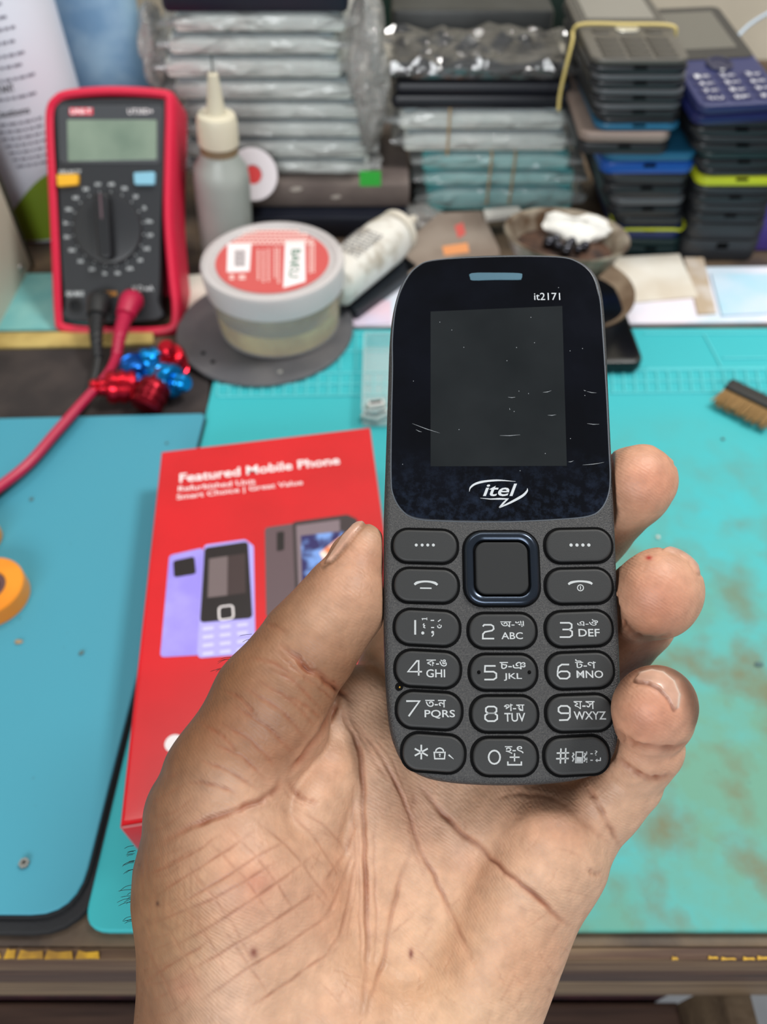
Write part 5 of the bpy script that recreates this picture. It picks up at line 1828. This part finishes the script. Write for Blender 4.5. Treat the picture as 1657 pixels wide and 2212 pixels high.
# ---- phones
def stacked_phone(uL, uR, vT, vB, y, depth, body, cover, label, group, zb, yaw=0.0, name='used_phone', r=.008, port=True):
    x0, x1, z0, z1 = dims(uL, uR, vT, vB, y)
    w_, h = x1 - x0, z1 - zb
    e = empty(name, ((x0 + x1) / 2, y, zb), rot=(0, 0, yaw), label=label, cat='phone', group=group)
    M0 = Matrix.Translation((0, 0, 0))
    mb = MB(); mb.box(-w_ / 2, w_ / 2, 0, depth, .0001, h * .56, min(.002, h * .2), r)
    mb.build('back_cover', cover, e)
    mb = MB(); mb.box(-w_ / 2 + .0006, w_ / 2 - .0006, .0006, depth - .0006, h * .56, h * .99, min(.002, h * .2), r)
    mb.build('front_shell', body, e)
    if port:
        MB().box(-.004, .004, -.0003, .002, h * .34, h * .5, .0003).build('charging_port', m_well, e)
    return e, zb + h


pk = mat('black_plastic', (34, 36, 40), .35); pk2 = mat('charcoal_plastic', (48, 50, 54), .4); pk3 = mat('grey_edge_plastic', (92, 94, 98), .4)
pn = mat('navy_plastic', (26, 44, 92), .35); pb_ = mat('bright_blue_plastic', (24, 82, 168), .3); pbl = mat('teal_blue_plastic', (40, 104, 140), .3); pdt = mat('dark_teal_plastic', (26, 48, 50), .4)
pbr = mat('dusty_brown_plastic', (140, 124, 116), .5); pye = mat('lime_rubber', (206, 214, 40), .5)
YP = .494
zb = -.004
layers = [  # uL uR vT vB cover front label
    (1338, 1476, 517, 548, pdt, pdt, 'dark teal phone at the bottom of the left phone stack'),
    (1330, 1480, 470, 516, pn, pk2, 'navy phone above the lime band in the left phone stack'),
    (1318, 1484, 428, 468, pk, pk3, 'black phone with a grey front edge in the left phone stack'),
    (1306, 1490, 378, 426, pk, pk2, 'thick black phone under the blue one in the left phone stack'),
    (1302, 1508, 330, 377, pb_, pbl, 'bright blue phone in the middle of the left phone stack'),
    (1250, 1452, 290, 328, pk, pbr, 'dusty brown phone jutting out to the left of the phone stack'),
    (1288, 1474, 256, 288, pbl, pk, 'teal blue edged phone in the upper left phone stack'),
    (1284, 1478, 226, 255, pk, pk3, 'third black phone from the top of the left phone stack'),
    (1280, 1484, 194, 225, pk, pk3, 'second black phone from the top of the left phone stack'),
    (1278, 1490, 162, 193, pk, pk3, 'black phone directly under the grey keypad phone')]
ztop = {}
for k, (uL, uR, vT, vB, cv, fr, nm) in enumerate(layers):
    yy = YP - (.004 if k == 5 else 0)
    _, zb = stacked_phone(uL, uR, vT, vB, yy, .112, fr, cv, nm, None, zb, yaw=R((k * 37) % 5 - 2) * .6)
    ztop[k] = zb
e, zt = stacked_phone(1276, 1494, 128, 161, YP, .116, mat('dark_grey_front', (88, 85, 80), .4), pk, 'grey keypad phone with worn keys on top of the left phone stack', None, zb, name='keypad_phone')
w_ = dims(1276, 1494, 128, 161, YP)[1] - dims(1276, 1494, 128, 161, YP)[0]
hp = zt - zb
MB().box(-w_ / 2 + .003, w_ / 2 - .003, .056, .113, hp * .99, hp * .99 + .0006, .0003, .005).build('window', mat('dull_window', (66, 65, 63), .25), e)
d_ = MB().box(-w_ / 2 + .008, w_ / 2 - .008, .066, .106, hp * .99 + .0005, hp * .99 + .0008).build('display', mat('grey_display', (128, 126, 120), .2), e)
MB().prism(rrect(.015, .010, .0049, 6, 0, .047), hp * .99, hp * .99 + .0014, .0006, 2).build('navigation_button', mat('silver_grey', (215, 212, 200), .25, metal=.5), e)
kk = mat('worn_key', (66, 63, 58), .45)
for r_ in range(4):
    for c_ in range(3):
        MB().prism(rrect(.0135, .0068, .002, 3, (c_ - 1) * .0155, .0065 + r_ * .0085), hp * .99, hp * .99 + .0008, .0003, 1).build('key', kk, e)
for c_ in (-1, 1):
    MB().prism(rrect(.011, .006, .002, 3, c_ * .0165, .045), hp * .99, hp * .99 + .0008, .0003, 1).build('key', kk, e)
# yellow band looped around the keypad phone and hanging on the left
x0, x1, _, _ = dims(1270, 1496, 128, 161, YP)
yb = YP + .051
zq = zt + .0016
mb = MB()
pts = [(x0 - .0012, yb, zq - .004), (x0 + .004, yb, zq + .0004), ((x0 + x1) / 2, yb - .001, zq + .0006), (x1 - .004, yb - .002, zq + .0004), (x1 + .0012, yb - .003, zq - .004), (x1 + .0016, yb, zq - .03), (x1 - .004, yb, ztop[5] + .0012), ((x0 + x1) / 2, yb, ztop[5] + .0012)]
pts = [Vector(p_) for p_ in pts[:5]] + [Vector((x1 + .0014, yb, zq - .02)), Vector((x1 + .0014, yb, ztop[5] + .001))]
lft = [Vector((x0 - .0014, yb - .004, zq - .008)), Vector((x0 - .007, yb - .02, zq - .030)), Vector((x0 - .0085, yb - .030, ztop[5] + .004))]
mb.tube(smooth_open(list(reversed(lft)) + pts[:5] + pts[5:], 5), .0011, 8)
o = mb.build('rubber_band', mat('yellow_rubber', (206, 186, 116), .5), None, origin=(x0, yb, zq))
tag(o, 'yellow rubber band looped over the grey keypad phone', 'rubber band')


def lime(y, uL, uR, v, d, label, r=.0009):
    a, b = Y(uL, v, y), Y(uR, v, y)
    z = a.z
    y -= .0018
    pts = rrect(b.x - a.x + .003, d, .009, 6, (a.x + b.x) / 2, y + d / 2)
    mb = MB(); mb.tube([(px_, py_, z + .0006 * math.sin(i)) for i, (px_, py_) in enumerate(pts)], r, 8, closed=True)
    o = mb.build('rubber_band', pye, None, origin=(a.x, y, z))
    return tag(o, label, 'rubber band')


lime(YP, 1334, 1478, 494, .115, 'lime rubber band around the lower left phone stack')

# right stack
YR = .488
zb = -.004
layers = [(1482, 1650, 484, 548, pk2, pk2, 'thick worn black phone at the bottom of the right phone stack'),
          (1494, 1665, 444, 482, pk, pk2, 'black phone second from the bottom of the right phone stack'),
          (1500, 1680, 404, 442, pk, pk2, 'black phone third from the bottom of the right phone stack'),
          (1510, 1700, 366, 402, pk, mat('lime_case', (196, 204, 40), .45), 'black phone with a lime rim in the right phone stack'),
          (1508, 1710, 330, 364, pk, pdt, 'dark teal edged phone above the lime rimmed one'),
          (1500, 1712, 296, 328, pk, pk2, 'black phone second under the navy keypad phone'),
          (1496, 1712, 262, 295, pk, pk, 'black phone directly under the navy keypad phone')]
for k, (uL, uR, vT, vB, cv, fr, nm) in enumerate(layers):
    _, zb = stacked_phone(uL, uR, vT, vB, YR, .112, fr if k != 3 else pk, cv if k != 3 else fr, nm, None, zb, yaw=R((k * 31) % 5 - 2) * .5)
x0, x1, z0, z1 = dims(1484, 1720, 226, 262, YR - .006)
e = empty('keypad_phone', ((x0 + x1) / 2, YR - .006, zb + .0006), rot=(R(7), 0, R(7)), label='navy blue keypad phone with pale key marks on top of the right phone stack', cat='phone')
w_, hp = .057, .0125
MB().box(-w_ / 2, w_ / 2, 0, .122, .0001, hp * .5, .002, .007).build('back_cover', mat('navy_cover', (26, 32, 84), .35), e)
MB().box(-w_ / 2 + .0005, w_ / 2 - .0005, .0005, .1215, hp * .5, hp, .0022, .007).build('front_shell', mat('navy_front', (40, 46, 92), .38, bump=.2, bscale=1500), e)
wn = MB().box(-w_ / 2 + .002, w_ / 2 - .002, .052, .119, hp, hp + .0005, .0003, .005).build('window', mat('dark_window', (44, 44, 46), .2), e)
MB().box(-.019, .019, .064, .112, hp + .0004, hp + .0007).build('display', mat('dusty_display', (98, 96, 90), .25), wn)
nb_ = MB().lathe([(.0085, 0), (.0085, .0012), (.0078, .0016), (.0060, .0014), (.006, .001), (0, .001)], 28).build('navigation_ring', mat('navy_ring', (30, 34, 66), .25), e, M=Matrix.Translation((0, .045, hp)))
kn = mat('navy_key', (38, 42, 84), .4)
for r_ in range(4):
    for c_ in range(3):
        cx_, cy_ = (c_ - 1) * .0165, .0075 + r_ * .0082
        k_ = MB().prism(rrect(.0140, .0066, .002, 3), 0, .0007, .0003, 1).build('key', kn, e, M=Matrix.Translation((cx_, cy_, hp)))
        lab_ = ['*+', '0', '#', '7', '8', '9', '4', '5', '6', '1', '2', '3'][r_ * 3 + c_]
        mb = MB(); text_fit(mb, lab_, (-.0042, -.002, -.0010, .002), .00075, bold=.02)
        text_fit(mb, ['U', 'P', 'A', 'pqrs', 'tuv', 'wxyz', 'ghi', 'jkl', 'mno', 'oo', 'abc', 'def'][r_ * 3 + c_], (.0002, -.0016, .0048, .0012), .00075, bold=.01)
        mb.build('legend', mat('pale_key_print', (206, 206, 214), .5), k_)
# thin pale cable lying across the navy phone
mb = MB()
a = Y(1560, 125, .55); b = Y(1665, 15, .60)
mb.tube(smooth_open([a + Vector((0, 0, .002)), (a + b) / 2 + Vector((0, 0, .004)), b + Vector((.01, 0, .002))], 6), .0012, 8)
o = mb.build('cable', mat('pale_blue_cable', (176, 190, 204), .4), None, origin=a)
tag(o, 'thin pale cable crossing the navy keypad phone at top right', 'cable')
x0, x1, z0, z1 = dims(1645, 1760, 420, 530, .50)
o = MB().box(max(x0, .222), x1 + .03, .50, .56, -.004, z1, .003, .006).build('case', mat('purple_case', (84, 66, 150), .5), None, origin=(x1, .52, -.004))
tag(o, 'purple case at the right edge beside the right phone stack', 'case')

# ------------------------------------------------------------------ bowl on its saucer
bc_ = T(1217, 490, .046)
BW = empty('metal_bowl', (0, 0, 0), M=Matrix.Translation((bc_.x, .437, .018)) @ Euler((R(-7), R(3), 0)).to_matrix().to_4x4(),
           label='small grimy metal bowl of sponge and solder scrap, in front of the phone stacks', cat='bowl')
m_bowl = mat('grimy_metal', (176, 164, 146), .35, metal=.35, col2=(92, 70, 52), nscale=50)
MB().lathe([(0, 0), (.018, 0), (.026, .006), (.033, .016), (.0375, .026), (.0392, .0268), (.0388, .028), (.036, .0268), (.0315, .017), (.024, .0075), (.016, .0025), (0, .0022)], 56).build('bowl_shell', m_bowl, BW)
MB().lathe([(0, .0155), (.0306, .016), (.030, .0175), (.018, .019), (0, .0195)], 40).build('burnt_sponge', mat('burnt_brown', (84, 58, 44), .6, col2=(40, 30, 28), nscale=90, bump=.6), BW)
g = np.random.default_rng(8)
mb = MB()
v, f = [], []
n_, k_ = 20, 12
for i in range(k_ + 1):
    for j in range(n_):
        th, fi = 2 * math.pi * j / n_, math.pi * i / k_
        rr_ = 1 + .16 * math.sin(3 * th) + .12 * math.sin(5 * th + 2 * fi) + .14 * (g.random() - .5)
        v.append((.021 * rr_ * math.sin(fi) * math.cos(th), .012 * rr_ * math.sin(fi) * math.sin(th), .006 * math.cos(fi) * rr_))
mb.add(v, [(i * n_ + (j + 1) % n_, i * n_ + j, (i + 1) * n_ + j, (i + 1) * n_ + (j + 1) % n_) for i in range(k_) for j in range(n_)])
o = mb.build('cotton_wad', mat('white_cotton', (238, 236, 230), .9, bump=.5, bscale=500), None)
o.matrix_world = BW.matrix_world @ Matrix.Translation((.010, .016, .024)) @ Euler((R(20), 0, R(-8))).to_matrix().to_4x4()
tag(o, 'white wad of cotton lying in the back of the metal bowl', 'cotton')
for k in range(8):
    px_ = [(-.006, -.008), (.001, -.006), (-.002, -.014), (.006, -.012), (.011, -.007), (-.011, -.004), (.004, -.001), (-.006, .001)][k]
    o = MB().sphere((0, 0, 0), .0030 + .0005 * (k % 3), 14, 9).build('solder_ball', mat('dark_solder', (66, 66, 72), .15, metal=.9), None)
    o.matrix_world = BW.matrix_world @ Matrix.Translation((px_[0], px_[1], .0225))
    tag(o, 'dark shiny solder ball among the others in the metal bowl', 'solder ball', 'solder balls in the bowl')
SC = empty('saucer', (bc_.x + .012, .424, .0004), label='tan stained saucer under the metal bowl', cat='saucer', M=Matrix.Translation((bc_.x + .013, .428, .003)) @ Euler((R(4), R(-2), 0)).to_matrix().to_4x4())
MB().lathe([(0, .0), (.020, .0), (.032, .005), (.0362, .0085), (.036, .0098), (.032, .0068), (.020, .0020), (0, .0018)], 48).build('dish', mat('tan_dish', (176, 156, 132), .5, col2=(120, 98, 78), nscale=40), SC)
# packet in front of the teal panels
o = slab('packet', rounded(plan([(860, 545), (945, 468), (1040, 462), (1078, 545), (1080, 560), (880, 600)], .003), .002), -.003, .006, mat('taupe_packet', (150, 136, 124), .6, col2=(128, 112, 100), nscale=30), None,
         label='taupe packet with red and orange print behind the keypad phone', cat='packet')
for pts, nm, mm_ in (([(982, 488), (1000, 480), (1006, 505), (990, 515)], 'red_print', mat('red_ink', (206, 92, 84), .5)), ([(955, 532), (1010, 524), (1014, 545), (960, 552)], 'orange_print', mat('orange_ink', (226, 150, 96), .5))):
    P = [tuple(T(u, v, .0062))[:2] for u, v in pts]
    q = MB().poly(P, .0062).build(nm, mm_, None)
    q.parent = o; q.matrix_parent_inverse = Matrix.Translation(o.location).inverted()
sheet('foam_strip', [(1045, 452), (1120, 446), (1132, 462), (1050, 470)], .0096, mat('white_foam', (222, 218, 210), .8), 'white foam strip behind the left rim of the bowl', 'foam', .0034)

# ------------------------------------------------------------------ smartphone on the mat behind the keypad phone
a, b, c_ = T(1385, 768, .009), T(1310, 560, .009), T(1370, 797, .009)
d_ = (b - a); d_.z = 0; d_.normalize()
M2 = frame(Vector((a.x, a.y, .0002)), Vector((d_.y, -d_.x, 0)), d_)
SPH = empty('smartphone', (0, 0, 0), M=M2, label='black smartphone lying on the mat, half hidden behind the keypad phone', cat='phone')
MB().box(-.062, .001, -.006, .105, 0, .0088, .002, .007).build('body', mat('smart_black', (20, 21, 24), .3), SPH)
MB().box(-.060, -.001, -.0035, .103, .0086, .0090, .0002, .005).build('screen', mat('smart_glass', (14, 15, 18), .12), SPH)
o = MB()
# brush at the right edge
a, b = T(1566, 838, .007), T(1690, 898, .007)
d_ = (b - a); L_ = d_.length
BR = empty('brush', (0, 0, 0), M=frame(a, d_, Vector((-d_.y, d_.x, 0))), label='black brush head with tan bristles at the right edge of the turquoise mat', cat='brush')
MB().box(0, L_ + .05, -.003, .0062, -.003, .004, .0014, .0018).build('handle', mat('brush_black', (34, 34, 34), .5), BR)
mb = MB()
g = np.random.default_rng(6)
for k in range(26):
    for j in range(3):
        x = .001 + k * L_ * .92 / 26
        tip = (x - .001 + g.normal() * .0006, -.0125 + g.normal() * .0006, -.004 + j * .0015)
        mb.tube([(x, -.0028, -.0015 + j * .0014), tip], [.00065, .0004], 5)
mb.build('bristles', mat('tan_bristle', (150, 118, 74), .8), BR, kind='stuff')

# clear parts box with tiny white connectors
m_clear = mat('clear_plastic', (214, 226, 226), .12, alpha=.30)
PBX = T(838, 830, 0)
q0, q1 = T(782, 922, 0), T(778, 752, 0)
xw = T(905, 830, 0).x - q0.x
e = empty('parts_box', ((q0.x + xw / 2), (q0.y + q1.y) / 2, .0002), label='clear plastic parts box between the red box and the keypad phone', cat='box')
hh_, ww_, tt_ = (q1.y - q0.y) / 2, xw / 2, .0012
MB().box(-ww_, ww_, -hh_, hh_, 0, .0012, .0003, .002).build('bottom', m_clear, e)
mb = MB()
o1 = rrect(2 * ww_, 2 * hh_, .002, 4); i1 = rrect(2 * ww_ - 2 * tt_, 2 * hh_ - 2 * tt_, .0012, 4)
mb.loft([[(x, y, .0012) for x, y in o1], [(x, y, .012) for x, y in o1], [(x, y, .012) for x, y in i1], [(x, y, .0013) for x, y in i1]], cap0=False, cap1=False).build('wall', m_clear, e)
for k, (u, v, rz, lb) in enumerate(((812, 878, 10, 'white connector lying above the others in the clear parts box'), (800, 905, -20, 'white connector nearest the red box, in the clear parts box'), (822, 902, 35, 'white connector beside the keypad phone edge, in the clear parts box'))):
    p_ = T(u, v, .0014)
    c2 = empty('connector', (p_.x, p_.y, .0014), rot=(0, 0, R(rz)), label=lb, cat='connector')
    MB().box(-.0045, .0045, -.0022, .0022, 0, .0035, .0005).build('housing', mat('white_nylon', (240, 240, 238), .4), c2)
    MB().box(-.0036, .0036, -.0012, .0012, .0034, .0037).build('slot', m_well, c2)
    for s_ in (-1, 1):
        MB().box(s_ * .0048 - .0006, s_ * .0048 + .0006, -.0014, .0014, 0, .0016, .0002).build('pin', mat('tin', (200, 196, 186), .25, metal=.9), c2)

# ------------------------------------------------------------------ crumbs and a nut on the mats
def crumb(u, v, r, m, label, z=0.0, el=1.0, rz=0.0):
    g = random.Random(int(u * 7 + v))
    mb = MB(); mb.sphere((0, 0, 0), r, 8, 6)
    mb.v = [(x * el * g.uniform(.8, 1.2), y * g.uniform(.8, 1.2), z_ * .6) for x, y, z_ in mb.v]
    p = T(u, v, z + r * .5)
    o = mb.build('crumb', m, None); o.location = p; o.rotation_euler = (0, 0, rz)
    return tag(o, label, 'crumb')
m_cw = mat('white_crumb', (210, 212, 204), .7); m_ct = mat('tan_crumb', (160, 136, 104), .8); m_cg = mat('grey_crumb', (84, 110, 110), .8)
crumb(1422, 1160, .0010, m_cw, 'white crumb on the mat between the two upper fingertips')
crumb(1562, 948, .0010, m_cg, 'grey crumb on the turquoise mat below the brush')
crumb(40, 1386, .0011, m_ct, 'tan rice shaped crumb under the orange tape roll', .004, 1.7)
crumb(176, 1410, .0010, m_cg, 'grey fleck on the blue teal mat left of the red box', .004, 1.2, .8)
crumb(68, 1078, .0010, m_cg, 'grey fleck on the blue teal mat beside the test leads', .004)
crumb(303, 1249, .0009, m_ct, 'tan crumb touching the left side of the red box', .0)
crumb(360, 957, .0008, m_cg, 'grey fleck behind the top edge of the red box', .004)
crumb(1640, 1435, .0010, m_cg, 'dark fleck at the right edge beside the little finger', 0, 2.0)
p = T(54, 1866, .004)
e = empty('nut', p, rot=(0, 0, .3), label='tiny steel nut near the front of the blue teal mat', cat='nut')
mb = MB()
hx = [(.0019 * math.cos(k * math.pi / 3), .0019 * math.sin(k * math.pi / 3)) for k in range(6)]
hi = [(.0009 * math.cos(k * math.pi / 3), .0009 * math.sin(k * math.pi / 3)) for k in range(6)]
mb.loft([[(x, y, 0) for x, y in hx], [(x, y, .0014) for x, y in hx], [(x, y, .0014) for x, y in hi], [(x, y, 0.0001) for x, y in hi]], cap0=True, cap1=False)
mb.build('nut_body', mat('steel_nut', (150, 150, 146), .35, metal=.7), e)
# ------------------------------------------------------------------ camera, light
sc = bpy.context.scene
cam = bpy.data.cameras.new('camera')
co = bpy.data.objects.new('camera', cam)
C.objects.link(co)
M = Matrix((RT, UP, -F)).transposed().to_4x4()
M.translation = CAM
co.matrix_world = M
cam.sensor_fit = 'VERTICAL'
cam.sensor_height = 36.0
cam.sensor_width = 27.0
cam.lens = 36.0 * FPX / 2212.0
cam.clip_start = 0.01
cam.clip_end = 20
cam.dof.use_dof = True
cam.dof.focus_distance = 0.163
cam.dof.aperture_fstop = cam.lens / 1.9
cam.dof.aperture_blades = 0
sc.camera = co


def area(name, loc, target, sx, sy, power, col=(1, 1, 1)):
    l = bpy.data.lights.new(name, 'AREA')
    l.shape = 'RECTANGLE'; l.size = sx; l.size_y = sy; l.energy = power; l.color = col
    o = bpy.data.objects.new(name, l)
    C.objects.link(o)
    o.location = loc
    d = Vector(target) - Vector(loc)
    o.rotation_euler = d.to_track_quat('-Z', 'Y').to_euler()
    return o


area('ceiling_lamp', (0.60, 0.42, 1.12), (0.05, 0.2, 0.05), 0.32, 0.22, 11.0, (1.0, 0.985, 0.95))
area('back_ceiling_lamp', (-0.1, 0.62, 1.25), (0, 0.4, 0), 0.9, 0.06, 4.0, (1.0, 0.985, 0.95))
area('front_fill', (-0.25, -1.05, 0.72), (0, 0.5, 0.05), 1.0, 0.5, 14.0, (0.96, 0.985, 1.0))  # unseen fill light added to brighten the fronts of the stacks
w = bpy.data.worlds.new('world')
sc.world = w
w.use_nodes = True
bg = w.node_tree.nodes['Background']
bg.inputs['Color'].default_value = (0.93, 0.97, 1.0, 1)
bg.inputs['Strength'].default_value = 0.26
sc.view_settings.view_transform = 'Standard'
sc.view_settings.look = 'None'
sc.view_settings.gamma = 1
sc.view_settings.exposure = 0.0
sc.cycles.use_denoising = True
sc.cycles.max_bounces = 6
sc.cycles.diffuse_bounces = 3
sc.cycles.caustics_reflective = False
sc.cycles.caustics_refractive = False
sc.cycles.transparent_max_bounces = 16
